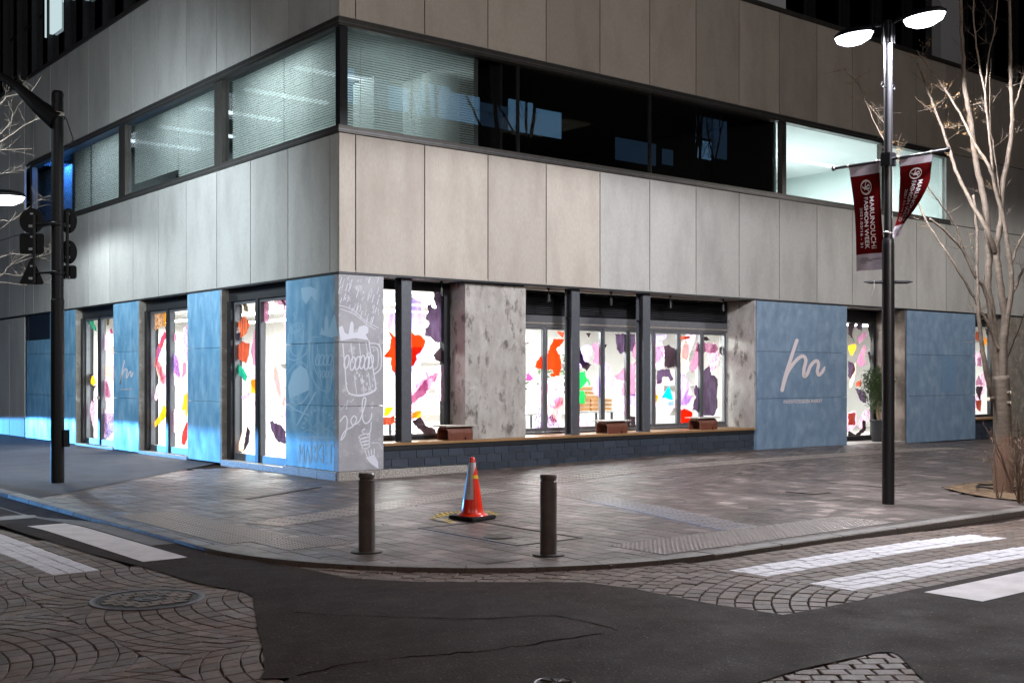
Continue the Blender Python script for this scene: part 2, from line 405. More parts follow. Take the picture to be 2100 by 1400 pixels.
PL = [(-5.72, 30), (-5.72, -3.2), (-5.66, -5.1), (-5.56, -6.16), (-5.53, -7.13), (-5.40, -7.76), (-5.45, -8.0), (-5.6, -8.31), (-5.98, -9.16), (-6.26, -9.79), (-6.41, -10.08), (-6.5, -10.2), (-6.36, -10.3), (-6.6, -10.5), (-7.2, -11.2), (-12, -11.2), (-12, 30)]
PR = [(-4.83, -5.73), (-4.62, -6.5), (-4.5, -7.07), (-4.45, -7.76), (-4.09, -8.24), (-3.36, -8.85), (-3.05, -9.1), (-2.94, -9.56), (-2.93, -10.32), (-2.84, -10.94), (-2.45, -10.96), (30, -11.03), (30, -8.7)] + list(reversed(kerbline(.1)[1:-1]))
PB = [(-4.9, -12.03), (-3.99, -11.96), (-3.3, -12.0), (-3.22, -12.05), (-3.26, -12.13), (-3.77, -12.65), (-5, -13.9), (-7, -13.9), (-6.2, -12.5)]
ROADP = [(-40, -40), (60, -40)] + list(reversed(kerbline(.06))) + [(-40, 40)]
road = struct(sheet('road', ROADP, [PL, PR, PB], lambda x, y: zroad(x, y) + .007, 'asphalt', box=(-9, 8, -15, 8)))
bed_m = struct(sheet('road_joint_bed', [(-13, 31), (-13, -15), (31, -15)] + list(reversed(kerbline(.06)))[0:], [], lambda x, y: zroad(x, y) - .014, 'joint', box=(-9, 8, -14, 6)))
# patched asphalt seams
b = MB()
for path in ([(600, 1256), (680, 1262), (760, 1265), (900, 1269), (1000, 1270), (1130, 1264), (1200, 1277), (1270, 1294)], [(610, 1388), (700, 1366), (780, 1354), (900, 1344), (1000, 1335), (1120, 1318), (1240, 1300)]):
    w = [G(*p, -.03) for p in path]
    w = [(x + random.uniform(-.01, .01), y + random.uniform(-.02, .02)) for x, y in spline(w, 5)]
    ribbon(b, w, [random.uniform(.004, .02) for _ in w], lambda u, v: (u, v, zroad(u, v) + .0095))
crack = b.build('asphalt_seam', mat('tarry seam', '241d1a', rough=.95, spec=0.0), road)
def stripe(pts, parent, name='crossing_stripe', m='paint'):
    bm_ = MB(); k = 14
    (x0, y0), (x1, y1), (x2, y2), (x3, y3) = pts
    for i in range(k):
        t0, t1 = i / k, (i + 1) / k
        q = []
        for (ax, ay), (bx, by), t in (((x0, y0), (x3, y3), t0), ((x0, y0), (x3, y3), t1), ((x1, y1), (x2, y2), t1), ((x1, y1), (x2, y2), t0)):
            x = ax + (bx - ax) * t; y = ay + (by - ay) * t; q.append((x, y, zroad(x, y) + .0115))
        bm_.quad(*q)
    return bm_.build(name, m, parent)
stripe([(-5.48, -2.42), (-5.06, -2.42), (-5.05, -5.85), (-5.47, -5.85)], road)['label'] = 'white stripe painted on asphalt beside the kerb'
stripe([(-1.31, -11.1), (-1.31, -11.58), (2.4, -11.58), (2.4, -11.1)], road)['label'] = 'white stripe painted on asphalt, nearest the camera'
# pale concrete gutter beside the kerb on the side street
b = MB()
for i in range(30):
    y0, y1 = -4.9 + i * .4, -4.5 + i * .4
    x0 = -5.02; b.quad((x0, y0, zroad(-5, y0) + .0095), (-4.74, y0, zroad(-5, y0) + .0095), (-4.74, y1, zroad(-5, y1) + .0095), (x0, y1, zroad(-5, y1) + .0095))
b.build('gutter', 'concrete_road', road)

# ---- setts
def clip(P, a, bb, c):     # keep a*x+b*y<=c
    out = []
    for i in range(len(P)):
        p, q = P[i], P[(i + 1) % len(P)]; fp = a * p[0] + bb * p[1] - c; fq = a * q[0] + bb * q[1] - c
        if fp <= 0: out.append(p)
        if (fp < 0 < fq) or (fq < 0 < fp): t = fp / (fp - fq); out.append((p[0] + (q[0] - p[0]) * t, p[1] + (q[1] - p[1]) * t))
    return out
def area(P): return .5 * sum(P[i][0] * P[(i + 1) % len(P)][1] - P[(i + 1) % len(P)][0] * P[i][1] for i in range(len(P)))
def shrink(P, d):
    cx = sum(p[0] for p in P) / len(P); cy = sum(p[1] for p in P) / len(P); o = []
    for p in P:
        r = math.hypot(p[0] - cx, p[1] - cy) or 1; k = max(.3, 1 - d / r); o.append((cx + (p[0] - cx) * k + random.uniform(-.003, .003), cy + (p[1] - cy) * k + random.uniform(-.003, .003)))
    return o
def stone_tone(lo=.78, hi=1.2, warm=.05):
    t = random.uniform(lo, hi); w = random.uniform(-warm, warm)
    if random.random() < .09: t *= 1.3
    return (t * (1 + w), t, t * (1 - w))
def lay(parent, name, polys, zfn, m, keep=300, h=.05, bev=.006, mat_of=None, jz=.003):
    """the pieces that show largest become objects of their own, the rest one joined mass"""
    it = []
    for P in polys:
        cx = sum(p[0] for p in P) / len(P); cy = sum(p[1] for p in P) / len(P)
        q = proj(cx, cy); vis = q is not None and -20 < q[0] < 2120 and 780 < q[1] < 1420
        it.append((area(P) / (q[2] ** 3) if vis else -1, P, cx, cy, vis))
    it.sort(key=lambda t: -t[0])
    rest = {}
    for i, (s, P, cx, cy, vis) in enumerate(it):
        z = zfn(cx, cy) + random.uniform(-jz, jz); mm = mat_of(cx, cy) if mat_of else m
        if i < keep and vis:
            MB().prism([(p[0] - cx, p[1] - cy) for p in P], -h, 0, stone_tone(), inset=bev).build(name, mm, parent, loc=(cx, cy, z))
        else:
            rest.setdefault(mm, MB()).prism(P, z - h, z, stone_tone(), inset=bev if vis else 0)
    for mm, bb in rest.items(): bb.build(name + '_field', mm, parent, kind='stuff')

M['sett_paint'] = mat('painted sett', 'd6d4dc', 'bcbac2', 9, .55, bump=.6, bscale=90, c3='8c8890', s3=30, lo3=.62, hi3=.8)
polys = []
for i in range(-1, 48):                                   # crossing part: straight courses
    x1 = -5.5 - i * .1345; off = random.uniform(0, .17)
    for j in range(60):
        y0 = -5.97 + j * .172 + (off if i < 1 else 0)
        P = [(x1 - .1345, y0), (x1, y0), (x1, y0 + .172), (x1 - .1345, y0 + .172)]
        if inpoly(x1 - .067, y0 + .08, PL) and inframe(x1, y0, 600): polys.append(shrink(P, .005))
for sgn, yc0 in ((1, -8.6), (-1, -8.45)):
    for band in (-1, 0, 1, 2):
        yc = yc0 + band * 1.9; RR = 1.42
        for k in range(-6, 46):
            ax = -6.79 - sgn * k * .128
            n = 12; tm = math.asin(.95 / RR)
            for j in range(n):
                P = []
                for sh, tt in ((0, j), (0, j + 1), (1, j + 1), (1, j)):
                    th = -tm + 2 * tm * tt / n
                    P.append((ax - sgn * sh * .128 - sgn * RR + sgn * RR * math.cos(th), yc + RR * math.sin(th)))
                P = clip(P, sgn, 0, sgn * -6.79) if sgn > 0 else clip(P, -1, 0, 6.79)
                P = clip(P, 0, 1, -5.99) if P else P
                if len(P) < 3: continue
                if area(P) < 0: P = P[::-1]
                if area(P) < .004: continue
                cx = sum(p[0] for p in P) / len(P); cy = sum(p[1] for p in P) / len(P)
                dd = min(abs(cx - p[0]) + abs(cy - p[1]) for p in PL)
                if (inpoly(cx, cy, PL) or any(inpoly(p[0], p[1], PL) for p in P)) and inframe(cx, cy, 600): polys.append(shrink(P, .0055))
settL = empty('sett_paving'); settL['kind'] = 'structure'
lay(settL, 'sett', polys, lambda x, y: zroad(x, y) - .001, 'sett', 300, mat_of=lambda x, y: 'sett_paint' if -6.305 < x < -5.9 and -5.97 < y < -2.6 else 'sett')
polys = []
XG = -1.64
for i in range(0, 15):
    y1 = -8.975 - i * .1417; off = (i % 2) * .085
    for j in range(0, 90):
        x0 = XG + j * .17 - off
        P = clip([(x0, y1 - .1417), (x0 + .17, y1 - .1417), (x0 + .17, y1), (x0, y1)], -1, 0, -XG)
        if len(P) < 3 or area(P) < .003: continue
        if inframe(x0, y1, 900): polys.append(shrink(P, .005))
PCn = (-1.2, -12.25)
for k in range(4, 60):
    r0 = k * .133; n = int(2 * math.pi * r0 / .165); o2 = random.random()
    for j in range(n):
        P = []
        for rr, tt in ((r0, j), (r0 + .133, j), (r0 + .133, j + 1), (r0, j + 1)):
            th = 2 * math.pi * (tt + o2) / n; P.append((PCn[0] + rr * math.cos(th), PCn[1] + rr * math.sin(th)))
        P = clip(P, 1, 0, XG)
        if len(P) < 3 or area(P) < .004: continue
        cx = sum(p[0] for p in P) / len(P); cy = sum(p[1] for p in P) / len(P)
        if any(inpoly(p[0], p[1], PR) for p in P) and inframe(cx, cy, 600): polys.append(shrink(P, .0085))
settR = empty('sett_paving'); settR['kind'] = 'structure'
def _mr(x, y):
    return 'sett_paint' if (XG - .02 < x < 2.32 and (-9.826 < y < -9.40 or -10.676 < y < -10.25)) else 'sett'
lay(settR, 'sett', polys, lambda x, y: zroad(x, y) - .001, 'sett', 300, mat_of=_mr)
polys = []
ca, sa = math.cos(R_(-38)), math.sin(R_(-38))
for i in range(-30, 30):
    for j in range(-30, 30):
        u, v = i * .155 + (j % 2) * .075, j * .125; s = []
        for du, dv in ((0, 0), (.155, 0), (.155, .125), (0, .125)):
            a_, b_ = u + du, v + dv; s.append((-4.4 + a_ * ca - b_ * sa, -12.4 + a_ * sa + b_ * ca))
        cx = sum(p[0] for p in s) / 4; cy = sum(p[1] for p in s) / 4
        if any(inpoly(p[0], p[1], PB) for p in s) and inframe(cx, cy, 600): polys.append([(p[0] + random.uniform(-.009, .009), p[1] + random.uniform(-.009, .009)) for p in shrink(s, .007)])
settB = empty('sett_paving'); settB['kind'] = 'structure'
lay(settB, 'sett', polys, lambda x, y: zroad(x, y) - .001, 'sett', 300)

# ---- pavement
PAV = list(kerbline(.1)) + [(60, 14), (0.6, 14), (.6, 40)]
pavement = struct(sheet('pavement', PAV, [], lambda x, y: zpav(x, y) - .02, 'joint', box=(-5, 21, -9, 3), step=.6))
FOOT = [(-4.6, .12), (.05, 4.65), (.3, 5.2), (.3, 40), (-4.6, 40)]
footway = struct(sheet('asphalt_footway', FOOT, [], lambda x, y: .006, 'asphalt_walk'))
BED = [(5.42, -8.35), (5.5, -7.95), (5.75, -7.4), (6.2, -6.8), (6.8, -6.62), (13, -6.62), (13, -8.42), (5.6, -8.42)]
polys = []
x = -4.75
INN = kerbline(.12)
INNP = INN + [(60, 14), (0.6, 14), (.6, 40)]
while x < 21.5:
    w = random.choice((.2, .2, .2, .2, .15)); y = -8.85 + random.uniform(0, .15)
    while y < (3.4 if x < 0 else .12):
        l = random.choice((.2, .2, .2, .25, .3, .3))
        cx, cy = x + w / 2, y + l / 2
        if inpoly(cx, cy, INNP) and not inpoly(cx, cy, BED) and not (cy > cx + 5.2 and cx < 0) and inframe(cx, cy, 900):
            g = .0032
            polys.append([(x + g, y + g), (x + w - g, y + g), (x + w - g, y + l - g), (x + g, y + l - g)])
        y += l
    x += w
def ptone():
    t = random.uniform(.72, 1.12)
    if random.random() < .10: t = random.uniform(1.55, 2.1)
    return (t, t * .985, t * .97)
_st = stone_tone; stone_tone = ptone
lay(pavement, 'paver', polys, lambda x, y: zpav(x, y), 'paver', 300, h=.025, bev=.003, jz=.0015)
stone_tone = _st

# ---- kerb
kerb = empty('kerb'); kerb['kind'] = 'structure'
y = -5.38; i = 0
while y < 34:
    L2 = .6 if y < 0 else 1.0
    o = boxobj('kerb_stone', 'kerb' if y < .1 else 'concrete_road', -4.75, -4.57, y + .004, y + L2 - .004, -.3, .008, kerb, bev=.012); y += L2
x = -1.24
while x < 30:
    boxobj('kerb_stone', 'kerb', x + .004, x + .996, -8.9, -8.72, -.3, .008, kerb, bev=.012); x += 1.0
for k in range(9):
    a0, a1 = R_(180 + k * 10 + .06), R_(190 + k * 10 - .06)
    P = [(KC[0] + KR * math.cos(a0 + (a1 - a0) * t / 4), KC[1] + KR * math.sin(a0 + (a1 - a0) * t / 4)) for t in range(5)]
    Q = [(KC[0] + (KR - .18) * math.cos(a0 + (a1 - a0) * t / 4), KC[1] + (KR - .18) * math.sin(a0 + (a1 - a0) * t / 4)) for t in range(5)]
    MB().prism(P + Q[::-1], -.3, .008).build('kerb_stone', 'kerb', kerb)

# ---- tactile tiles
def tile_mesh(kind, s):
    b = MB().box(-s / 2 + .002, s / 2 - .002, -s / 2 + .002, s / 2 - .002, -.02, 0)
    me = b.mesh('tactile_tile', 'tactile')
    bb = MB()
    if kind == 'dot':
        n = 6
        for i in range(n):
            for j in range(n):
                bb.lathe([(.0165, 0), (.0145, .004), (.008, .0065)], 6, ((i + .5) / n * s - s / 2, (j + .5) / n * s - s / 2, 0))
    else:
        for i in range(4):
            v = (i + .5) / 4 * s - s / 2; bb.box(-s / 2 + .02, s / 2 - .02, v - .0125, v + .0125, 0, .0045)
    return me, bb.mesh('tactile_studs', 'stud' if kind == 'dot' else 'steelbar')
dot = tile_mesh('dot', .375); bar = tile_mesh('bar', .27)
def put_tile(pair, x, y, rz=0.0):
    o = link('tactile_tile', pair[0], pavement, (x, y, zpav(x, y) + .0035), (0, 0, rz))
    link('tactile_studs', pair[1], o, (0, 0, 0))
for i in range(10):
    for j in range(2): put_tile(dot, -1.41 + i * .376, -8.42 + j * .376)
for i in range(10):
    for j in range(2): put_tile(dot, -4.29 + j * .376 + (.28 if i < 2 else 0), -5.98 + i * .376)
def bars(path):
    for (x0, y0), (x1, y1) in zip(path[:-1], path[1:]):
        d = math.hypot(x1 - x0, y1 - y0); a = math.atan2(y1 - y0, x1 - x0); n = max(1, round(d / .272))
        for i in range(n):
            t = (i + .5) / n
            for s in (-.5, .5):
                x = x0 + (x1 - x0) * t - math.sin(a) * s * .272; y = y0 + (y1 - y0) * t + math.cos(a) * s * .272
                if inframe(x, y, 400): put_tile(bar, x, y, a)
bars([(-3.5, -4.3), (1.05, -2.68)])
bars([(.38, -7.9), (.98, -5.9), (1.28, -4.7), (1.65, -2.95)])
bars([(1.85, -2.45), (4.6, -1.85), (15, -1.9)])

# ---- covers, plates, slot
def ringcover(name, label, x, y, r, z, fill, ring='ironring', cat='manhole cover'):
    e = empty(name, label, cat, (x, y, z))
    MB().lathe([(r * .93, -.02), (r * .93, .004), (r * .98, .007), (r, .004), (r, -.02)], 40).build('rim', ring, e)
    b = MB().lathe([(r * .925, -.02), (r * .925, .002)], 40); b.build('lid', fill, e)
    return e
e = ringcover('manhole_cover', 'large round sett-filled manhole cover with worn ring in the fan paving', -6.1, -7.56, .42, zroad(-6.1, -7.5) + .004, 'sett', 'ironring')
MB().lathe([(.392, -.02), (.392, .0055), (.375, .0055), (.375, -.02)], 40).build('inner_ring', 'iron', e)
b = MB()
for i in range(-4, 5):
    for j in range(-4, 5):
        u, v = i * .1 + (j % 2) * .05, j * .085
        if .1 < math.hypot(u, v) < .33: b.prism(shrink([(u - .05, v - .042), (u + .05, v - .042), (u + .05, v + .042), (u - .05, v + .042)], .006), 0, .007 + random.uniform(0, .002), stone_tone())
b.build('infill_setts', 'sett', e, kind='stuff')
MB().lathe([(.1, 0), (.1, .008), (.07, .009), (.07, .005), (.04, .005), (.04, .009), (.01, .01)], 20).build('centre_boss', 'iron', e)
e = ringcover('manhole_cover', 'small cast iron cover in dark asphalt at the bottom edge', -5.29, -11.31, .115, zroad(-5.3, -11.3) + .006, 'iron')
b = MB()
for k in range(8):
    a = k * math.pi / 4; b.tube([(.02 * math.cos(a), .02 * math.sin(a), .003), (.095 * math.cos(a + .3), .095 * math.sin(a + .3), .003)], .007, 4)
b.build('cover_pattern', 'iron', e)
gx, gy = G(40, 1063, -.1)
ringcover('manhole_cover', 'round iron cover beyond the left crossing by the kerb', gx, gy, .36, zroad(gx, gy) + .006, 'iron')
hx0, hx1, hy0, hy1 = -2.3, -1.45, -7.3, -5.62
e = empty('pavement_hatch', 'paver-filled access hatch frame with round lid behind the two bollards', 'access hatch', (-1.9, -6.5, .004))
fr = MB()
for (a, c) in (((hx0, hy0), (hx1, hy0)), ((hx1, hy0), (hx1, hy1)), ((hx1, hy1), (hx0, hy1)), ((hx0, hy1), (hx0, hy0))):
    fr.box(min(a[0], c[0]) - .011 + 1.9, max(a[0], c[0]) + .011 + 1.9, min(a[1], c[1]) - .011 + 6.5, max(a[1], c[1]) + .011 + 6.5, -.02, .003)
fr.build('hatch_frame', 'iron', e)
MB().lathe([(.15, -.02), (.15, .004), (.135, .005), (.12, .002), (.03, .002), (.02, .005)], 28, (-.16, -.2, 0)).build('round_lid', 'iron', e)
for nm, lab, (x0, x1, y0, y1) in (('access_plate', 'thin-framed rectangular access plate behind the lamp post', (5.72, 6.4, -6.08, -5.07)), ('access_plate', 'small square access plate left of the lamp post foot', (4.05, 4.45, -6.1, -5.6))):
    zz = zpav((x0 + x1) / 2, (y0 + y1) / 2) + .004
    e = empty(nm, lab, 'access plate', ((x0 + x1) / 2, (y0 + y1) / 2, zz)); hx, hy = (x1 - x0) / 2, (y1 - y0) / 2
    f = MB()
    f.box(-hx, hx, -hy, -hy + .02, -.02, .002).box(-hx, hx, hy - .02, hy, -.02, .002).box(-hx, -hx + .02, -hy + .02, hy - .02, -.02, .002).box(hx - .02, hx, -hy + .02, hy - .02, -.02, .002)
    f.build('plate_frame', 'joint', e)
    for k in range(2):
        MB().box(-hx + .024, hx - .024, -hy + .024 + k * hy * .98, -hy + .01 + (k + 1) * hy * .98, -.02, .003, (1.1 + .3 * k,) * 3).build('plate_slab', 'paver', e)
p0, p1 = Vector((-2.4, -1.66)), Vector((-.82, -.81))
d = p1 - p0
o = MB().box(-d.length / 2, d.length / 2, -.045, .045, -.02, .003).build('slot_drain', 'black'); o.location = ((p0.x + p1.x) / 2, (p0.y + p1.y) / 2, .004); o.rotation_euler = (0, 0, math.atan2(d.y, d.x))
tag(o, 'long narrow dark slot drain in the pavers before the blue corner', 'drain')

# ================================================================== BUILDING
BLD = empty('office_building', 'beige precast office building with ribbon windows above a lit ground-floor shop', 'building')
ZS, ZB0, ZB1, ZT0, ZT1, ZP = 3.32, 5.55, 5.66, 7.25, 7.38, 9.64
XE, YE = 23.0, 24.0
jx = [0.0] + [.30 + 1.345 * k for k in range(17)]
jy = [0.0] + [.30 + 1.416 * k for k in range(12)] + [16.68] + [16.68 + 1.416 * k for k in range(1, 6)]
G2 = .0105
def wallpanel(side, a, c, z0, z1, m, proud=0.0):
    if side == 'R': return boxobj('wall_panel', m, a + G2, c - G2, -proud, .05, z0 + G2, z1 - G2, BLD)
    return boxobj('wall_panel', m, -proud, .05, a + G2, c - G2, z0 + G2, z1 - G2, BLD)
for i in range(len(jx) - 1):
    a, c = jx[i], jx[i + 1]; m = 'panel' if a < 5.6 else 'panel_cool'
    if i == 0: a = -G2
    wallpanel('R', a, c, ZS, ZB0, m); wallpanel('R', a, c, ZT1, ZP, 'panel')
    if a > 17.7: wallpanel('R', a, c, ZB0, ZT1, 'panel_cool')
for i in range(len(jy) - 1):
    a, c = jy[i], jy[i + 1]
    if i == 0: a = .05
    wallpanel('L', a, c, ZS, ZB0, 'panel_cool'); wallpanel('L', a, c, ZT1, ZP, 'panel_cool')
    if a > 16.1: wallpanel('L', a, c, ZB0, ZT1, 'panel_cool')
# slabs behind the panels
for nm, z0, z1 in (('floor_slab', 3.36, 5.5), ('floor_slab', 7.44, 9.6)):
    MB().box(.009, XE, .009, 9, z0 + .01, z1).box(.009, 9, 9, YE, z0 + .01, z1).build(nm, 'backing', BLD)
MB().box(-.03, XE, -.03, .5, ZP, ZP + .09).box(-.03, .5, .5, YE, ZP, ZP + .09).build('coping', 'frame', BLD)
# soffit over the recesses
MB().box(.06, XE, .012, 1.0, ZS - .012, 3.358).box(.012, .9, 1.0, YE, ZS - .012, 3.358).build('soffit', 'panel_cool', BLD)
MB().box(-.012, XE, -.012, .012, ZS - .028, ZS + .006).box(-.012, .012, .012, YE, ZS - .028, ZS + .006).build('drip_edge', 'darkframe', BLD)

# ---- ribbon window of the first floor
RW = empty('ribbon_window', parent=BLD)
b = MB()
b.box(-.025, 17.95, -.025, .16, ZT0, ZT1).box(-.025, .16, .16, 16.3, ZT0, ZT1)
b.box(-.03, 17.95, -.03, .16, ZB0, ZB1).box(-.03, .16, .16, 16.3, ZB0, ZB1)
b.build('window_frame', 'frame', RW)
for z in (ZT1 - .002, ZT0 + .05, ZB0 + .04):
    MB().box(-.034, 17.96, -.034, -.026, z, z + .012).box(-.034, -.026, -.026, 16.31, z, z + .012).build('frame_bead', 'greyframe', RW)
MB().box(.03, .17, .03, .17, ZB1, ZT0).build('corner_post', 'darkframe', RW)
for (x0, x1) in ((3.735, 3.755), (7.11, 7.135)): MB().box(x0, x1, .06, .13, ZB1, ZT0).build('mullion', 'darkframe', RW)
for (x0, x1) in ((11.2, 11.34), (14.98, 15.2), (17.86, 17.95)): MB().box(x0, x1, .03, .16, ZB1, ZT0).build('mullion', 'frame', RW)
for (y0, y1) in ((4.38, 4.72), (9.36, 9.74), (16.1, 16.3)): MB().box(.03, .16, y0, y1, ZB1, ZT0).build('mullion', 'frame', RW)
def paneR(x0, x1, z0, z1, y, m, parent, name='pane'): return MB().box(x0, x1, y, y + .008, z0, z1).build(name, m, parent)
def paneL(y0, y1, z0, z1, x, m, parent, name='pane'): return MB().box(x, x + .008, y0, y1, z0, z1).build(name, m, parent)
for x0, x1 in ((.17, 3.735), (3.755, 7.11), (7.135, 11.2), (11.34, 14.98), (15.2, 17.86)): paneR(x0, x1, ZB1, ZT0, .1, 'glass_up', RW)
for y0, y1 in ((.17, 4.38), (4.72, 9.36), (9.74, 16.1)): paneL(y0, y1, ZB1, ZT0, .1, 'glass_up', RW)
# venetian blinds: thin tilted slats, one blind per window
def blind(side, a, c, z0, z1, pitch=.041, tilt=-30, droop=None):
    b = MB(); z = z1; w = .037; dx, dz = w / 2 * math.cos(R_(tilt)), w / 2 * math.sin(R_(tilt)); n = 6
    while z > z0:
        for k in range(n):
            a0 = a + (c - a) * k / n; a1 = a + (c - a) * (k + 1) / n
            za = z + random.uniform(-.0015, .0015); zb = za
            if droop: za = max(z, z0 + droop(a0) + .0) if z - z0 < .5 else z; zb = max(z, z0 + droop(a1)) if z - z0 < .5 else z
            if side == 'L': b.quad((.24 - dx, a0, za - dz), (.24 - dx, a1, zb - dz), (.24 + dx, a1, zb + dz), (.24 + dx, a0, za + dz))
            else: b.quad((a0, .24 - dx, za - dz), (a1, .24 - dx, zb - dz), (a1, .24 + dx, zb + dz), (a0, .24 + dx, za + dz))
        z -= pitch
    for t in (.12, .5, .88):
        q = a + (c - a) * t
        if side == 'L': b.box(.235, .238, q - .004, q + .004, z0, z1)
        else: b.box(q - .004, q + .004, .235, .238, z0, z1)
    o = b.build('venetian_blind', 'blind', RW); o['kind'] = 'stuff'; return o
blind('L', .28, 2.3, ZB1 + .02, ZT0 - .02); blind('L', 2.32, 4.36, ZB1 + .02, ZT0 - .02)
blind('L', 4.76, 6.9, ZB1 + .05, ZT0 - .02); blind('L', 6.92, 9.32, ZB1 + .28, ZT0 - .02)
blind('L', 9.8, 12.1, ZB1 + .02, ZT0 - .02); blind('L', 12.2, 13.5, ZB1 + .02, ZT0 - .02, tilt=-35)
blind('R', .22, 2.86, ZB1 + .02, ZT0 - .02, tilt=-26)
# office rooms behind
def roomquad(name, m, pts): return MB().poly(pts).build(name, m, BLD)
zf, zc = 5.52, 7.42
roomquad('office_floor', 'officedark', [(.05, .05, zf), (XE, .05, zf), (XE, 9, zf), (9, 9, zf), (9, YE, zf), (.05, YE, zf)])
roomquad('office_ceiling', 'officegrey', [(.05, .05, zc), (.05, YE, zc), (9, YE, zc), (9, 9, zc), (XE, 9, zc), (XE, .05, zc)])
MB().box(2.9, 3.0, .3, 3.6, zf, zc).box(3.4, 3.5, 3.6, 13.3, zf, zc).box(.2, 3.4, 13.3, 13.4, zf, zc).build('office_partition', 'officegrey', BLD)
MB().box(3.5, 3.55, .3, 8, zf, zc).box(3.55, 11.2, 7.95, 8, zf, zc).box(11.2, 11.25, .3, 8, zf, zc).build('office_partition', 'officedark', BLD)
MB().box(11.26, 11.32, .3, 6, zf, zc).box(11.32, 18.1, 5.9, 6, zf, zc).box(18.0, 18.1, .2, 5.9, zf, zc).build('office_partition', 'officewall', BLD)
MB().box(13.3, 13.35, 3.2, 3.26, zf, 6.55).box(11.4, 13.3, 3.2, 3.24, 6.5, 6.56).box(15.9, 15.96, 4.2, 5.2, zf, 6.8).box(16.6, 16.66, 4.2, 5.2, zf, 6.8).build('office_screen', 'greyframe', BLD)
MB().poly([(11.32, .2, zc - .004), (11.32, 5.9, zc - .004), (18.0, 5.9, zc - .004), (18.0, .2, zc - .004)]).build('white_ceiling', 'ceil', BLD)
MB().poly([(11.32, .2, zf + .004), (18.0, .2, zf + .004), (18.0, 5.9, zf + .004), (11.32, 5.9, zf + .004)]).build('white_floor', 'officewall', BLD)
MB().lathe([(.28, 0), (.28, -.03), (.2, -.045), (.1, -.03)], 28, (12.3, 2.2, zc)).build('ceiling_diffuser', 'greyframe', BLD)
for x0, x1, y0, y1 in ((12.0, 17.5, 2.95, 3.12), (.9, 2.8, 3.1, 3.2), (.9, 2.8, 5.2, 5.3), (.9, 2.8, 7.3, 7.4), (.9, 2.8, 9.6, 9.7), (.9, 2.8, 11.6, 11.7)):
    MB().box(x0, x1, y0, y1, zc - .07, zc - .01).build('ceiling_light', 'tube', BLD)
MB().box(.75, .8, 14.4, 18.2, 5.53, 7.41).build('blue_room_wall', 'officewall', BLD)
MB().box(.5, 1.6, 5.3, 6.8, 5.53, 5.78).box(.6, .9, 7.4, 7.9, 5.53, 6.0).box(.7, 1.1, 8.4, 9.0, 5.53, 5.9).build('office_clutter', 'officedark', BLD)
MB().box(1.4, 2.0, 1.2, 1.9, 5.53, 6.9).box(2.2, 2.8, .6, .9, 5.53, 7.0).build('office_shelf', 'officewall', BLD)
lamp('office_light_corner', 'AREA', (1.7, 2.4, zc - .1), 190, (.88, 1.0, 1.0), size=2.2)
lamp('office_light_mid', 'AREA', (1.7, 6.6, zc - .1), 190, (.86, .97, 1.0), size=2.2)
lamp('office_light_far', 'AREA', (1.7, 11.0, zc - .1), 170, (.84, .95, 1.0), size=2.2)
lamp('office_light_right', 'AREA', (14.6, 3.0, zc - .1), 850, (.94, 1.0, 1.0), size=3.0)
lamp('office_dark_fill', 'AREA', (7.3, 4.0, zc - .1), 18, (1.0, .85, .65), size=2.0)  # unseen fill added to lift the unlit rooms slightly
lamp('blue_room_light', 'AREA', (.5, 15.4, zc - .15), 60, (.05, .25, 1.0), size=.6)

# ---- set-back storeys above
TW = empty('upper_storey', parent=BLD)
MB().box(.75, XE, .75, 9, ZP, 15).box(.75, 9, 9, YE, ZP, 15).build('tower_wall', 'backing', TW)
k = 0; y = .9
while y < YE:
    MB().box(.55, .745, y, y + .09, ZP + .02, 15).build('fin', 'darkframe', TW)
    paneL(y + .12, y + 1.28, ZP + .1, 11.7, .70, 'glass_dark', TW, 'tower_pane'); paneL(y + .12, y + 1.28, 11.8, 15, .70, 'glass_dark', TW, 'tower_pane')
    y += 1.416
x = .9
while x < XE:
    MB().box(x, x + .09, .55, .745, ZP + .02, 15).build('fin', 'darkframe', TW)
    paneR(x + .12, x + 1.22, ZP + .1, 11.7, .70, 'glass_dark', TW, 'tower_pane'); paneR(x + .12, x + 1.22, 11.8, 15, .70, 'glass_dark', TW, 'tower_pane')
    x += 1.345
def piR(p0, p1, y=.5): return PX(p0, 50, y)[0], PX(p1, 50, y)[0]
for p0, p1 in ((1420, 1610), (1928, 1972)):
    a, c = piR(p0, p1); MB().box(a, c, .48, .74, ZP + .02, 15).build('tower_pier', 'stuccoblock', TW)
for p0, p1, z0 in ((88, 116, 11.0), (124, 147, 11.6), (165, 185, 11.2)):
    a = PY(p1, 20, .55)[0]; c = PY(p0, 20, .55)[0]
    MB().box(.60, .69, a, c, z0, 13.5).build('lit_pane', emis('lit tower window', 'cfe6ea', .9 if p0 < 160 else .25), TW)

# ================================================================== SHOP FRONT
# ---- tinted cladding panels
def clad(side, a, c, z0, z1, m, name='cladding_panel', proud=.03, split=(1.18, 2.2), vs=()):
    zs = [z0] + [s for s in split if z0 < s < z1] + [z1]; xs = [a] + list(vs) + [c]; out = []
    for i in range(len(zs) - 1):
        for j in range(len(xs) - 1):
            g = .003
            if side == 'R': out.append(boxobj(name, m, xs[j] + g, xs[j + 1] - g, -proud, .1, zs[i] + g, zs[i + 1] - g, BLD, bev=.003))
            else: out.append(boxobj(name, m, -proud, .1, xs[j] + g, xs[j + 1] - g, zs[i] + g, zs[i + 1] - g, BLD, bev=.003))
    return out
ZC = 3.285
clad('L', .1, 1.74, .14, ZC, 'blue_l'); 
for s in ((.14, 1.18), (1.18, 2.2), (2.2, ZC)):
    boxobj('cladding_panel', 'greypanel', -.03, .81, -.031, .098, s[0] + .003, s[1] - .003, BLD, bev=.003)
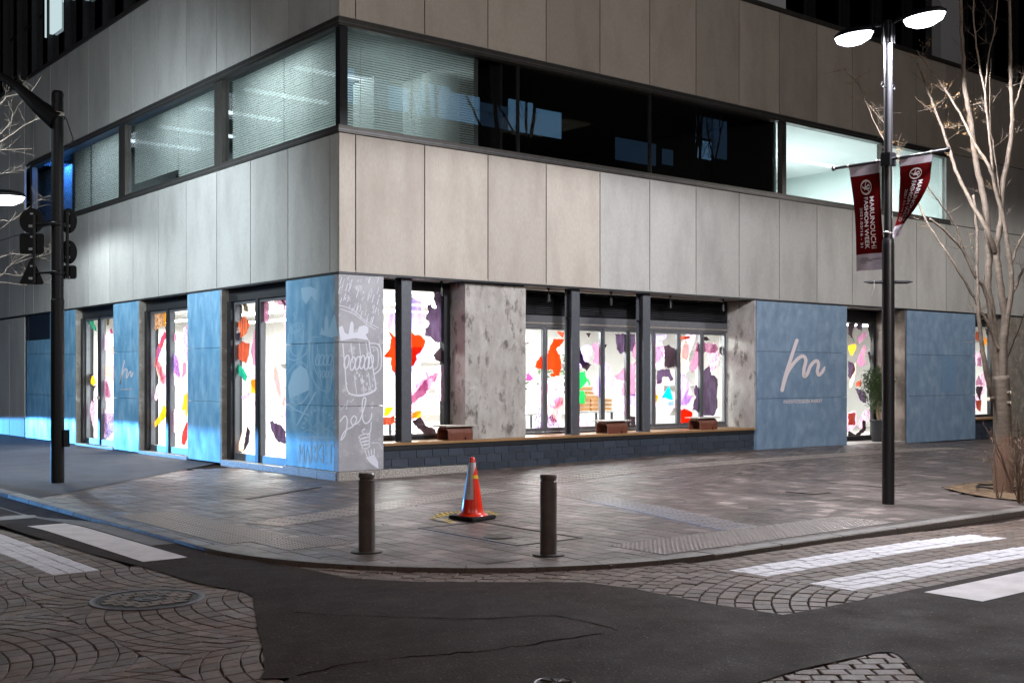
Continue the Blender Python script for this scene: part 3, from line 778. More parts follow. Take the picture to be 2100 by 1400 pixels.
clad('L', 4.32, 5.84, .03, ZC, 'blue_l'); clad('L', 8.4, 9.91, .02, ZC, 'blue_l'); clad('L', 12.47, 14.4, .02, ZC, 'blue_l'); clad('L', 14.4, 16.38, .02, 2.62, 'blue_l', split=(1.18, 2.25))
MB().box(.02, .1, 14.42, 16.36, 2.64, ZC).build('dark_header_panel', 'steeldark', BLD)
clad('R', 10.26, 13.5, .03, ZC, 'blue'); clad('R', 15.97, 19.15, .02, ZC, 'blue')
MB().box(.02, .3, 16.4, 16.66, 0, ZS).build('wall_joint_pier', 'darkframe', BLD)
for i in range(5):
    a = 16.68 + i * 1.416; boxobj('wall_panel', 'panel_cool', 0, .06, a + G2, a + 1.416 - G2, .02, ZS - .05, BLD, bev=.004)
MB().box(20.85, XE, .0, .5, .0, ZC).build('concrete_wall', 'reveal', BLD)
# solid cores behind the cladding
for c_ in ((.1, .42, .12, 1.72), (.1, .42, 4.34, 5.82), (.1, .42, 8.42, 9.89), (.1, .42, 12.49, 16.38), (.42, .79, .1, .5), (10.28, 13.48, .1, .95), (15.99, 19.13, .1, .95)):
    boxobj('wall_core', 'backing', *c_, 0, 3.3, BLD)
# concrete reveals of the recesses (the faces the street sees)
for y0, d in ((4.32, .14), (8.4, .14), (12.47, .14)):
    MB().box(-.026, .2, y0 - .05, y0 + .02, .03, ZC).build('reveal', 'reveal', BLD)
MB().box(10.2, 10.262, .0, .98, .5, ZC).build('reveal', 'concrete', BLD)
MB().box(15.91, 15.972, .0, .98, .05, ZC).build('reveal', 'reveal_metal', BLD)
# granite plinth at the corner
for a, c in ((-.06, .7), (.7, 1.5), (1.5, 2.5)): boxobj('plinth_stone', 'granite', a + .002, c - .002, -.07, .0, -.05, .138, BLD, bev=.006)
for a, c in ((.0, .6), (.6, 1.2), (1.2, 1.78)): boxobj('plinth_stone', 'granite', -.07, .0, a + .002, c - .002, -.05, .138, BLD, bev=.006)

# ---- tiled base and timber ledge
def ledge(x0, x1, yb, planks):
    L = empty('ledge', parent=BLD)
    MB().box(x0, x1, .02, yb, 0, .50).build('base_wall', 'grout', L)
    MB().box(x0, x1, -.012, .02, .44, .515).build('metal_trim', 'darkframe', L)
    n = 0
    for r, (z0, z1) in enumerate(((.0, .155), (.155, .295), (.295, .437))):
        x = x0 - (.165 if r % 2 else 0)
        while x < x1 - .02:
            a, c = max(x, x0), min(x + .33, x1)
            if c - a > .03: boxobj('brick', 'tile', a + .006, c - .006, .002, .02, z0 + .006, z1 - .006, L)
            x += .33
    w = yb / planks
    for i in range(planks):
        x = x0; seg = 2.4 + i * .3
        while x < x1 - .05:
            c = min(x + seg, x1); boxobj('plank', 'wood', x + .002, c - .002, -.03 + i * w, -.03 + (i + 1) * w - .004, .517, .562, L, bev=.004); x = c; seg = 3.1
    return L
ledge(.82, 10.2, .9, 5); ledge(19.17, 20.83, .55, 3)

# ---- exposed concrete pillar, subdivided and roughened
bm = bmesh.new(); bmesh.ops.create_cube(bm, size=1)
bmesh.ops.scale(bm, vec=(1.36, .55, 2.72), verts=bm.verts); bmesh.ops.translate(bm, vec=(3.255, .385, .562 + 1.36), verts=bm.verts)
bmesh.ops.subdivide_edges(bm, edges=bm.edges[:], cuts=40, use_grid_fill=True)
for v in bm.verts:
    p = v.co; n = mnoise.noise(p * 5) * .006 + mnoise.noise(p * 17) * .004
    h = mnoise.noise(Vector((p.x * 9, p.y * 9, p.z * 7 + 4)))
    if h > .33: n -= (h - .33) * .05
    n += .004 * math.sin(p.x * 42)
    d = Vector((0, -1, 0)) if p.y < .12 else Vector((-1, 0, 0)) if p.x < 2.6 else Vector((0, 0, 0))
    v.co = p + d * n
me = bpy.data.meshes.new('concrete_pillar'); bm.to_mesh(me); bm.free(); me.materials.append(M['concrete']); link('concrete_pillar', me, BLD)
MB().box(2.54, 3.94, .15, .66, 3.284, 3.306).build('pillar_cap', 'backing', BLD)

# ---- steel columns (H section)
hb = MB().box(-.1, .1, -.1, -.086, 0, 2.745).box(-.1, .1, .086, .1, 0, 2.745).box(-.007, .007, -.086, .086, 0, 2.745)
hb.box(-.1, .1, -.1, .1, 0, .012)
hm = hb.mesh('steel_column', 'steel')
hp = MB().box(-.095, -.01, -.08, .08, 2.2, 2.212).mesh('bracket', 'steeldark')
for x in (1.35, 5.15, 7.04):
    o = link('steel_column', hm, BLD, (x, .2, .562)); link('bracket', hp, o)

# ---- soffit spotlights
sp = MB().lathe([(.03, 0), (.03, -.03), (.012, -.03), (.012, -.12)], 10).lathe([(.032, -.12), (.035, -.26), (.028, -.262)], 12).mesh('soffit_spotlight', 'steeldark')
for px in (905, 1125, 1253, 1375, 1483):
    x = PX(px, 595, .3)[0]; link('soffit_spotlight', sp, BLD, (x, .3, ZS - .012))

# ---- shop windows
FILM = {}
def fm(c1, c2=None, sc=25, tr=.8, see=0.0):
    k = (c1, c2, sc, see)
    if k not in FILM: FILM[k] = film('window film ' + str(len(FILM)), c1, c2, sc, tr, see=see)
    return FILM[k]
RED = lambda: fm('e0270a', 'c82006', 6); BLK = lambda: fm('1c1418', '2c2028', 9); PUR = lambda: fm('2e2230', '43344a', 14)
LIL = lambda: fm('b7a0dc', '8f7cc4', 12, see=.25); MAU = lambda: fm('a06f86', '8c5d78', 10, see=.2); PNK = lambda: fm('c897b4', 'e7c6d8', 30, see=.2)
FLO = lambda: fm('b06a90', 'f0d2e2', 45, see=.15); GRN = lambda: fm('1f9a3c', '127a3a', 10); ORG = lambda: fm('ee8412', 'f2a024', 12); YEL = lambda: fm('f0b414', 'e8a010', 12)
BRN = lambda: fm('7c3020', '9c4530', 16); TUR = lambda: fm('06a0c0', '0590b0', 5); LBL = lambda: fm('a8dcf0', '8fd0ea', 6); PCH = lambda: fm('f0b8a2', 'eec4b4', 8, see=.25)
SPK = lambda: fm('2a1c38', 'c8b0d8', 60); TEA = lambda: fm('14645c', '0f8a5e', 8); NVY = lambda: fm('1c1c30', '30304c', 14); KHA = lambda: fm('6b5f4a', '4a4438', 22); LEO = lambda: fm('5a2c14', 'e0b088', 55)
LRD = lambda: fm('f0907a', 'f4b8a8', 6, see=.2); MAG = lambda: fm('a83a70', '8c3060', 10)
def stickers(parent, side, plane, region, s, items):
    for i, (mt, pts) in enumerate(items):
        w = [(PX if side == 'R' else PY)(region[0] + p[0] / s, region[1] + p[1] / s, plane) for p in pts]
        w = torn(w, .022, .016, i); plane += .0006; z = [min(max(q[1], .1), 3.2) for q in w]
        b = MB().poly([(q[0], plane, zz) if side == 'R' else (plane, q[0], zz) for q, zz in zip(w, z)])
        b.build('film_sticker', mt(), parent)

# bay A: single fixed window beside the mural corner
WA = empty('shop_window', parent=BLD); ya = .62
b = MB().box(.82, 2.6, ya - .05, ya + .06, 3.14, 3.3).box(.82, 2.6, ya - .05, ya + .06, .562, .63).box(2.44, 2.6, ya - .07, ya + .06, .63, 3.14).box(.82, .98, ya - .05, ya + .06, .63, 3.14)
b.build('window_frame', 'darkframe', WA); paneR(.98, 2.44, .63, 3.14, ya, 'glass', WA)
MB().box(.98, 2.44, ya - .04, ya - .01, .63, .665).build('bottom_rail', 'greyframe', WA)
stickers(WA, 'R', ya + .02, (780, 560), 3.889, [
    (LIL, [(35, 370), (60, 330), (110, 330), (180, 230), (260, 190), (300, 220), (330, 240), (325, 280), (355, 350), (330, 400), (260, 450), (180, 460), (60, 450), (35, 410)]),
    (PUR, [(375, 260), (400, 245), (425, 290), (445, 290), (420, 140), (490, 135), (492, 540), (440, 555), (400, 510), (358, 500), (360, 440), (400, 400), (362, 360), (375, 300)]),
    (BLK, [(490, 570), (420, 660), (440, 690), (490, 710)]),
    (FLO, [(490, 735), (430, 740), (355, 800), (360, 825), (410, 840), (440, 890), (430, 980), (490, 1025)]),
    (YEL, [(40, 1070), (110, 1060), (60, 1150), (30, 1140)]), (ORG, [(255, 1110), (325, 1090), (320, 1150), (255, 1160)]),
    (BRN, [(20, 1150), (110, 1140), (120, 1200), (20, 1210)]), (BLK, [(320, 1140), (360, 1210), (440, 1240), (440, 1280), (345, 1280), (250, 1180)])])
stickers(WA, 'R', ya + .024, (780, 560), 3.889, [(RED, [(60, 450), (110, 500), (180, 480), (250, 480), (330, 500), (358, 540), (345, 600), (290, 660), (295, 690), (260, 740), (200, 760), (115, 800), (85, 770), (80, 680), (30, 670), (70, 600), (85, 520)])])
# bay B: folding glass doors under a louvred head
WB = empty('shop_window', parent=BLD); yb = .80
mull = [4.25, 4.97, 5.72, 6.48, 7.19, 7.93, 8.69, 9.41, 10.19]
MB().box(3.9, 10.2, yb - .06, yb + .08, 2.62, 2.82).box(3.9, 10.2, yb - .06, yb + .06, .562, .6).build('head_box', 'greyframe', WB)
MB().box(3.9, 10.2, yb - .075, yb - .061, 2.66, 2.685).build('track', 'steelbar', WB)
for i in range(8):
    a, c = mull[i] + .008, mull[i + 1] - .008
    lf = MB().box(a, a + .05, yb - .03, yb + .03, .605, 2.615).box(c - .05, c, yb - .03, yb + .03, .605, 2.615).box(a + .05, c - .05, yb - .03, yb + .03, 2.555, 2.615).box(a + .05, c - .05, yb - .03, yb + .03, .605, .675)
    lf.build('leaf_frame', 'greyframe', WB); paneR(a + .05, c - .05, .675, 2.555, yb, 'glass', WB)
for x in (4.9, 6.9, 8.9): pass
for a, c in ((3.95, 5.75), (5.8, 7.5), (7.6, 10.19)):
    b = MB(); z = 2.86
    while z < 3.27: b.quad((a, yb - .06, z - .012), (c, yb - .06, z - .012), (c, yb - .01, z + .014), (a, yb - .01, z + .014)); z += .036
    o = b.build('louvre', 'louvre', WB); o['kind'] = 'stuff'
    MB().box(a, c, yb + .0, yb + .02, 2.82, 3.3).build('louvre_back', 'black', WB)
MB().box(10.14, 10.2, yb - .06, yb + .06, 2.82, 3.3).box(7.51, 7.59, yb - .06, yb + .06, 2.82, 3.3).box(5.75, 5.8, yb - .06, yb + .06, 2.82, 3.3).build('louvre_post', 'darkframe', WB)
stickers(WB, 'R', yb + .02, (1070, 640), 5.383, [
    (PNK, [(50, 200), (90, 210), (110, 260), (50, 300)]), (BLK, [(50, 345), (125, 290), (60, 360)]),
    (RED, [(350, 300), (440, 290), (470, 310), (375, 410), (420, 480), (438, 600), (410, 700), (330, 710), (315, 690), (360, 660), (345, 640), (140, 610), (180, 520), (215, 470), (285, 460)]),
    (BRN, [(375, 215), (465, 215), (465, 290), (430, 260)]), (BLK, [(560, 300), (636, 380), (690, 540), (770, 570), (720, 650), (690, 620), (600, 520)]),
    (BLK, [(710, 228), (770, 228), (745, 280)]), (MAU, [(775, 360), (825, 320), (845, 340), (870, 560), (840, 575), (790, 550), (800, 450), (780, 390)]),
    (BLK, [(860, 330), (900, 350), (940, 355), (910, 410), (880, 400)]),
    (PUR, [(1030, 240), (1250, 240), (1250, 340), (1230, 430), (1190, 430), (1130, 430), (1095, 465), (1050, 410), (1040, 300)]),
    (GRN, [(600, 670), (700, 650), (715, 720), (760, 790), (755, 815), (715, 760), (690, 800), (640, 850), (600, 800)]), (GRN, [(600, 870), (690, 870), (705, 920), (690, 1010), (650, 1010), (610, 980)]),
    (LIL, [(905, 560), (940, 560), (1000, 660), (1020, 780), (990, 820), (930, 830), (830, 930), (780, 860), (790, 820), (820, 760), (850, 700)]),
    (MAU, [(1030, 710), (1140, 610), (1255, 550), (1255, 920), (1110, 920), (1100, 870), (1130, 750), (1060, 745)]),
    (FLO, [(130, 850), (200, 800), (330, 720), (380, 710), (465, 760), (465, 1000), (375, 1070), (290, 1040), (190, 1030), (160, 960)]),
    (LIL, [(50, 990), (110, 980), (120, 1010), (90, 1060), (50, 1060)]), (MAG, [(50, 690), (80, 660), (125, 730), (100, 760), (50, 755)]),
    (SPK, [(160, 1150), (185, 1060), (205, 1065), (215, 1290), (135, 1290), (130, 1200)]), (SPK, [(265, 1165), (340, 1130), (380, 1180), (435, 1270), (430, 1295), (265, 1290)]),
    (FLO, [(600, 1080), (690, 1200), (720, 1150), (745, 1180), (720, 1230), (770, 1280), (600, 1285)]),
    (LIL, [(1195, 910), (1255, 890), (1255, 1040), (1195, 1010)]), (BLK, [(1180, 1150), (1255, 1140), (1255, 1250), (1200, 1240)])])
stickers(WB, 'R', yb + .02, (1290, 640), 5.385, [
    (LIL, [(285, 255), (420, 250), (410, 300), (285, 340)]), (PNK, [(285, 390), (380, 360), (385, 590), (400, 610), (285, 640)]),
    (BLK, [(390, 380), (430, 360), (540, 430), (540, 590), (430, 620), (390, 590)]),
    (PUR, [(305, 650), (440, 620), (490, 740), (455, 755), (430, 710), (370, 720), (350, 790), (310, 800), (300, 740)]),
    (PCH, [(575, 330), (620, 300), (665, 350), (660, 640), (625, 680), (560, 650)]), (LIL, [(550, 690), (610, 690), (685, 790), (650, 900), (705, 920), (670, 1000), (600, 1030), (550, 1010)]),
    (RED, [(550, 1090), (620, 1060), (700, 1110), (690, 1230), (550, 1240)]), (TUR, [(440, 810), (495, 970), (360, 945)]), (LBL, [(360, 950), (495, 975), (500, 1030), (340, 1030)]),
    (YEL, [(285, 900), (330, 930), (300, 1000)]), (BRN, [(560, 265), (680, 265), (660, 295), (560, 300)]), (MAU, [(745, 350), (780, 330), (960, 350), (990, 410), (950, 450), (730, 430)]),
    (BLK, [(760, 300), (850, 265), (895, 310), (830, 315)]), (BLK, [(1000, 400), (1025, 375), (1030, 470), (995, 440)]),
    (PUR, [(735, 800), (770, 850), (785, 740), (830, 640), (890, 585), (905, 690), (945, 700), (985, 740), (970, 900), (980, 1050), (940, 1140), (860, 1140), (780, 1120), (710, 1070), (710, 1000), (740, 940), (715, 890)])])
# door bay
WD = empty('shop_door', parent=BLD); yd = .86
xd0, xd1 = 13.5, PX(1788, 800, yd)[0]
xr = 15.91
MB().box(xd0, xr, yd - .05, yd + .05, 2.98, 3.3).box(xd1, xd1 + .3, yd - .05, yd + .05, .05, 2.98).box(xd0, xd1, yd - .04, yd + .05, .05, .2).box(xd1 + .3, xr, yd - .02, yd + .05, .05, 2.98).build('door_frame', 'steeldark', WD)
paneR(xd0, xd1, .2, 2.98, yd, 'glass', WD)
MB().box(xd0, xr, -.02, yd, .0, .075).build('door_step', 'granite', WD)
stickers(WD, 'R', yd + .02, (1725, 620), 4.517, [
    (BLK, [(65, 200), (130, 160), (130, 200), (100, 280), (125, 380), (100, 330), (65, 290)]), (PUR, [(150, 150), (205, 145), (190, 265), (140, 240)]),
    (MAU, [(145, 320), (230, 265), (235, 320), (170, 385)]), (MAU, [(180, 450), (215, 390), (235, 430), (210, 510), (230, 570), (185, 600), (140, 550)]),
    (BLK, [(240, 150), (278, 150), (278, 380), (255, 280)]), (BLK, [(245, 460), (265, 450), (278, 500), (270, 570)]), (ORG, [(65, 400), (135, 380), (135, 440), (95, 495), (65, 440)]),
    (PUR, [(65, 540), (110, 560), (135, 610), (115, 660), (85, 710), (65, 690)]), (BRN, [(135, 740), (185, 715), (190, 770), (140, 780)]), (PUR, [(130, 790), (230, 830), (230, 940), (180, 910)]),
    (BRN, [(65, 1025), (130, 1020), (130, 1130), (65, 1140)]), (BLK, [(65, 1190), (140, 1220), (210, 1150), (230, 1180), (160, 1245), (65, 1245)]), (BLK, [(195, 1090), (225, 1090), (230, 1170), (200, 1160)])])
# bay C at the right edge
WC = empty('shop_window', parent=BLD); yc = .45
MB().box(19.15, 20.85, yc - .05, yc + .05, 3.0, 3.3).box(20.7, 20.85, yc - .05, yc + .05, .63, 3.0).box(19.15, 20.85, yc - .05, yc + .05, .562, .63).build('window_frame', 'darkframe', WC)
paneR(19.15, 20.7, .63, 3.0, yc, 'glass', WC)
stickers(WC, 'R', yc + .02, (1960, 600), 3.18, [
    (BRN, [(130, 260), (150, 250), (150, 320), (130, 310)]), (ORG, [(185, 290), (205, 300), (200, 345), (185, 340)]), (BLK, [(190, 230), (215, 240), (205, 290)]), (MAU, [(140, 430), (165, 420), (170, 480), (140, 480)]),
    (MAU, [(130, 580), (150, 540), (180, 600), (130, 605)]), (BLK, [(130, 610), (180, 610), (165, 660), (160, 710), (135, 650)]), (BRN, [(130, 700), (170, 700), (160, 780), (135, 750)])])
# left facade bays: paired glass leaves
LW = []
for y0, y1, z0 in ((1.74, 4.32, .1), (5.84, 8.4, .07), (9.91, 12.47, .05)):
    w = empty('shop_window', parent=BLD); LW.append(w); xg = .2; ym = (y0 + y1) / 2 + .1; yo = y1 - .05
    MB().box(.12, .28, y0, yo, 3.06, 3.3).box(.08, .3, yo - .16, yo, z0, 3.06).box(.12, .28, y0, y0 + .06, z0, 3.06).box(.12, .27, ym - .06, ym + .06, z0, 3.06).build('window_frame', 'darkframe', w)
    for a, c in ((y0 + .06, ym - .06), (ym + .06, yo - .16)):
        MB().box(.15, .24, a, a + .04, z0, 3.06).box(.15, .24, c - .04, c, z0, 3.06).box(.15, .24, a + .04, c - .04, 3.0, 3.06).box(.15, .24, a + .04, c - .04, z0, z0 + .13).build('leaf_frame', 'greyframe', w)
        paneL(a + .04, c - .04, z0 + .13, 3.0, xg, 'glass', w)
    MB().box(-.05, .3, y0, yo, -.05, z0).build('threshold', 'granite', w)
MB().box(.09, .12, 11.2, 11.32, 1.12, 1.2).build('door_lock', 'steelbar', LW[2])
stickers(LW[0], 'L', .215, (455, 570), 3.59, [
    (KHA, [(135, 150), (175, 150), (195, 250), (170, 245)]), (fm.__call__ and (lambda: fm('c4623c', '6a2c2c', 14)), [(115, 330), (160, 280), (190, 310), (205, 340), (180, 410), (140, 440), (130, 400)]),
    (PUR, [(95, 420), (140, 400), (130, 460), (100, 465)]), (BRN, [(95, 500), (150, 470), (205, 480), (200, 560), (180, 625), (140, 610), (100, 580)]), (TEA, [(95, 650), (110, 620), (160, 670), (185, 720), (180, 770), (130, 710), (95, 680)]),
    (MAU, [(215, 540), (240, 370), (280, 300), (300, 650), (230, 640)]), (MAU, [(290, 130), (345, 130), (345, 320), (290, 330)]), (ORG, [(215, 750), (300, 730), (300, 840), (215, 850)]), (LIL, [(140, 880), (210, 830), (210, 860), (160, 895)]),
    (BLK, [(155, 1280), (185, 1090), (208, 1130), (200, 1210)]), (PUR, [(355, 1060), (370, 1050), (440, 1090), (470, 1130), (472, 1220), (430, 1210), (400, 1190), (360, 1110)]), (PCH, [(350, 640), (400, 610), (460, 700), (470, 900), (420, 1040), (370, 900)]),
    (PNK, [(350, 130), (470, 120), (465, 400), (450, 230), (380, 170)]), (PCH, [(110, 1270), (160, 1090), (180, 1090), (155, 1280)])])
stickers(LW[1], 'L', .215, (290, 590), 4.0, [
    (BLK, [(75, 190), (100, 190), (105, 260), (80, 285)]), (LEO, [(110, 170), (190, 170), (190, 310), (150, 330), (110, 350)]), (YEL, [(185, 200), (205, 200), (200, 315), (185, 315)]),
    ((lambda: fm('5a3a78', 'b43a3a', 12)), [(165, 400), (195, 355), (205, 400), (150, 550), (110, 670), (115, 600), (130, 490)]), (PUR, [(75, 710), (105, 715), (100, 820), (75, 820)]),
    (FLO, [(105, 900), (125, 800), (195, 680), (200, 740), (160, 860), (120, 935)]), (ORG, [(110, 1100), (150, 1040), (180, 960), (205, 980), (200, 1060), (140, 1120), (110, 1140)]), (FLO, [(265, 560), (300, 560), (325, 800), (300, 860), (270, 800)]),
    (FLO, [(340, 330), (390, 290), (390, 600), (345, 610)]), (MAU, [(340, 610), (370, 610), (370, 700), (330, 750)]), (ORG, [(330, 1010), (350, 880), (390, 840), (388, 960), (365, 1080), (355, 1000)]),
    (RED, [(335, 1180), (370, 1100), (390, 1130), (385, 1210), (355, 1290), (325, 1270)]), (FLO, [(70, 1000), (100, 1150), (95, 1280), (70, 1270)]), (FLO, [(265, 1000), (325, 980), (330, 1100), (290, 1200), (265, 1180)])])
stickers(LW[2], 'L', .215, (150, 610), 4.373, [
    (TEA, [(130, 155), (175, 160), (210, 300), (170, 280), (150, 220), (130, 310)]), (NVY, [(225, 190), (255, 170), (265, 450), (230, 410), (240, 260)]), (KHA, [(290, 130), (325, 135), (325, 250), (300, 240)]), (MAG, [(330, 290), (345, 275), (360, 320), (335, 320)]),
    (LRD, [(290, 615), (370, 605), (370, 760), (335, 750), (330, 710), (290, 710)]), (BLK, [(130, 680), (170, 690), (150, 800)]), (YEL, [(150, 700), (185, 700), (210, 760), (180, 790), (150, 750)]), (BLK, [(170, 790), (205, 790), (185, 840)]),
    (LIL, [(205, 840), (210, 930), (170, 1030)]), (FLO, [(290, 730), (320, 740), (310, 900), (290, 950)]), (SPK, [(225, 1060), (260, 1030), (370, 1040), (365, 1200), (320, 1260), (215, 1260), (215, 1180)])])

# ---- further washes of colour between the big pieces
random.seed(77)
def washes(parent, side, plane, a0, a1, n, zlo=.75, zhi=2.9):
    kinds = [PNK, FLO, LIL, PCH, FLO, PNK, PNK, MAU]
    for i in range(n):
        cx, cz = random.uniform(a0 + .1, a1 - .1), random.uniform(zlo, zhi); ang = random.uniform(.5, 1.4); L0 = random.uniform(.22, .5); w0 = random.uniform(.09, .2); P = []
        for k in range(11):
            t = k / 11 * 6.283; u, v = L0 * math.cos(t) * random.uniform(.75, 1.15), w0 * math.sin(t) * random.uniform(.7, 1.3)
            P.append((min(max(cx + u * math.cos(ang) - v * math.sin(ang), a0), a1), min(max(cz + u * math.sin(ang) + v * math.cos(ang), zlo - .1), zhi + .1)))
        P = torn(P, .02, .014, i + 50); plane += .0005
        MB().poly([(q[0], plane, q[1]) if side == 'R' else (plane, q[0], q[1]) for q in P]).build('film_sticker', random.choice(kinds)(), parent)
washes(WA, 'R', ya + .034, 1.0, 2.42, 4); washes(WB, 'R', yb + .036, 4.7, 10.1, 12, .75, 2.48)
washes(LW[0], 'L', .226, 1.9, 4.0, 6, .4, 2.9); washes(LW[1], 'L', .226, 6.0, 8.1, 6, .4, 2.9); washes(LW[2], 'L', .226, 10.1, 12.2, 5, .4, 2.9)
washes(WD, 'R', yd + .034, 14.0, xd1 - .05, 5, .4, 2.85); washes(WC, 'R', yc + .03, 19.2, 20.6, 5, .8, 2.8)

# ---- shop interior
for i, x in enumerate((6.4, 8.2, 10.0, 14.5, 17.5)):
    MB().box(x - .7, x + .7, 6.2, 6.55, .06, .1).box(x - .7, x + .7, 6.2, 6.55, .8, .83).box(x - .7, x + .7, 6.2, 6.55, 1.4, 1.43).box(x - .7, x + .7, 6.2, 6.55, 2.0, 2.03).box(x - .72, x - .7, 6.2, 6.55, .06, 2.4).box(x + .7, x + .72, 6.2, 6.55, .06, 2.4).build('wall_shelf', 'white', BLD)
for i, y in enumerate((8, 9.8, 11.6)):
    MB().box(5.05, 5.38, y - .7, y + .7, .06, .1).box(5.05, 5.38, y - .7, y + .7, .8, .83).box(5.05, 5.38, y - .7, y + .7, 1.4, 1.43).box(5.05, 5.38, y - .7, y + .7, 2.0, 2.03).build('wall_shelf', 'white', BLD)
MB().poly([(.2, .5, .06), (XE, .5, .06), (XE, 7, .06), (5.5, 7, .06), (5.5, 15, .06), (.2, 15, .06)]).build('shop_floor', 'floorin', BLD)
MB().poly([(.3, .95, 3.29), (.3, 15, 3.29), (5.5, 15, 3.29), (5.5, 7, 3.29), (XE, 7, 3.29), (XE, .95, 3.29)]).build('shop_ceiling', 'ceil', BLD)
MB().box(5.5, XE, 6.6, 6.7, .06, 3.29).box(5.4, 5.5, 6.7, 15, .06, 3.29).box(.3, 5.4, 14.6, 14.7, .06, 3.29).box(XE - .1, XE, .5, 6.6, .06, 3.29).build('shop_back_wall', 'white', BLD)
for x0, x1, y0, y1 in ((1.2, 9.5, 2.6, 2.66), (1.2, 9.5, 4.6, 4.66), (13.5, 20.5, 2.4, 2.46), (2.2, 2.26, 5, 13.5), (4.0, 4.06, 5, 13.5)):
    MB().box(x0, x1, y0, y1, 3.02, 3.07).build('track_light', 'tube_shop', BLD)
SHOPW = 420
for i, (x, y) in enumerate(((2.0, 2.2), (5.2, 2.4), (8.4, 2.4), (4, 5), (8, 5), (2.6, 7.2), (2.6, 10.2), (2.6, 13), (14.8, 2.6), (19.0, 2.4))):
    lamp('shop_light', 'AREA', (x, y, 2.98), SHOPW, (1.0, .965, .95), size=1.4)

# ================================================================== ARTWORK ON THE FACADE
def art(name, m, fn, strokes, fills=()):
    b = MB()
    def lift(k): return (lambda u, v: (lambda p: (p[0] - k, p[1], p[2]) if fn is cropL else (p[0], p[1] - k, p[2]))(fn(u, v)))
    for i, pts in enumerate(fills): b.poly([lift(i * .00006)(*p) for p in pts])
    for i, (w, pts) in enumerate(strokes):
        n0 = len(b.v); ribbon(b, pts, w * .8, lift(.0003 + i * .00002))
        for q in range(n0, len(b.v)):      # let a stroke that crosses itself ride over its own start
            k = (q - n0) / max(1, len(b.v) - n0) * .00001; x, y, z = b.v[q]; b.v[q] = (x - k, y, z) if fn is cropL else (x, y - k, z)
    return b.build(name, m, BLD)
def cropL(u, v): y, z = PY(560 + u / 3.183, 550 + v / 3.183, -.0306); return (-.0306, y, z)
def cropR(u, v): x, z = PX(560 + u / 3.183, 550 + v / 3.183, -.0316); return (x, -.0316, z)
def ell(cx, cy, rx, ry, rot=0, a0=0, a1=360, n=22):
    c, s = math.cos(R_(rot)), math.sin(R_(rot)); o = []
    for i in range(n + 1):
        t = R_(a0 + (a1 - a0) * i / n); x, y = rx * math.cos(t), ry * math.sin(t); o.append((cx + x * c - y * s, cy + x * s + y * c))
    return o
S = spline
st = [(6, ell(150, 390, 48, 27, -28)), (5, ell(150, 392, 30, 15, -28)), (6, S([(104, 420), (100, 480), (125, 555), (165, 568), (195, 500), (199, 400)])), (7, S([(90, 580), (140, 600), (200, 570), (235, 510), (228, 472)])),
      (4, S([(135, 345), (146, 322), (134, 305), (142, 285)])), (6, S([(398, 478), (395, 620), (370, 790), (330, 800), (270, 745), (240, 620), (240, 500), (262, 448), (300, 450)])), (5, S([(290, 500), (300, 640), (320, 780)])), (5, S([(345, 480), (350, 640), (350, 780)])),
      (5, S([(262, 480), (258, 600), (285, 690)])), (9, [(90, 888), (128, 915), (225, 955)]), (5, [(90, 905), (118, 930)]), (5, [(100, 880), (128, 900)]), (13, [(280, 806), (225, 900), (155, 1025)]),
      (5, S([(108, 865), (150, 850), (175, 880), (215, 840), (240, 800)])), (6, S([(120, 870), (150, 890), (200, 870), (235, 815)])), (5, S([(92, 690), (130, 640), (180, 610), (230, 650)])), (4, [(355, 838), (372, 900), (385, 868), (398, 915), (412, 885), (426, 925)])]
for i in range(13):
    t = R_(188 + i * 13.5); st.append((11, [(300 + 98 * math.cos(t), 1060 + 128 * math.sin(t)), (300 + 116 * math.cos(t), 1060 + 148 * math.sin(t))]))
for i in range(15): st.append((7, S([(165 + i * 16, 1115), (175 + i * 16, 1098), (183 + i * 16, 1112), (174 + i * 16, 1128)])))
for cx in (292, 318, 344, 372): st.append((9, ell(cx, 598, 13, 36, 12)))
for cx in (304, 330, 352, 374): st += [(6, ell(cx, 690, 9, 24, 8))]
for i, (a, c) in enumerate(((120, 700), (142, 670), (164, 652), (186, 648), (208, 662))): st.append((4, S([(a, c), (a - 4, c + 60), (a + 4, 825 - i * 3)])))
st += [(5, S([(175, 1035), (230, 990), (260, 1040), (300, 1000), (330, 1050), (380, 1020)])), (5, S([(190, 1075), (240, 1050), (290, 1080), (350, 1050), (395, 1085)]))]
# lettering on the basket, drawn as tall uneven capitals
let = {'M': [[(0, 1), (.05, 0), (.5, .6), (.95, 0), (1, 1)]], 'A': [[(0, 1), (.5, 0), (1, 1)], [(.2, .65), (.8, .65)]], 'R': [[(0, 1), (0, 0), (.9, .15), (.9, .4), (0, .5), (1, 1)]], 'K': [[(0, 0), (0, 1)], [(1, 0), (0, .5), (1, 1)]],
       'E': [[(1, 0), (0, 0), (0, 1), (1, 1)], [(0, .5), (.8, .5)]], 'T': [[(0, 0), (1, 0)], [(.5, 0), (.5, 1)]]}
for i, ch in enumerate('MARKET'):
    for pl in let[ch]: st.append((12, [(172 + i * 38 + p[0] * 29, 1148 + p[1] * 118 + 6 * math.sin(i * 1.7)) for p in pl]))
art('chalk_drawing', 'chalk_b', cropL, st, [
    [(305, 430), (318, 380), (333, 415), (338, 325), (350, 300), (362, 345), (364, 405), (390, 320), (404, 300), (412, 350), (418, 400), (425, 440), (380, 452)],
    [(108, 855), (96, 770), (130, 675), (178, 632), (218, 660), (238, 730), (234, 795), (165, 825)], [(180, 130), (240, 118), (290, 140), (280, 215), (250, 180), (215, 235), (190, 200)]])
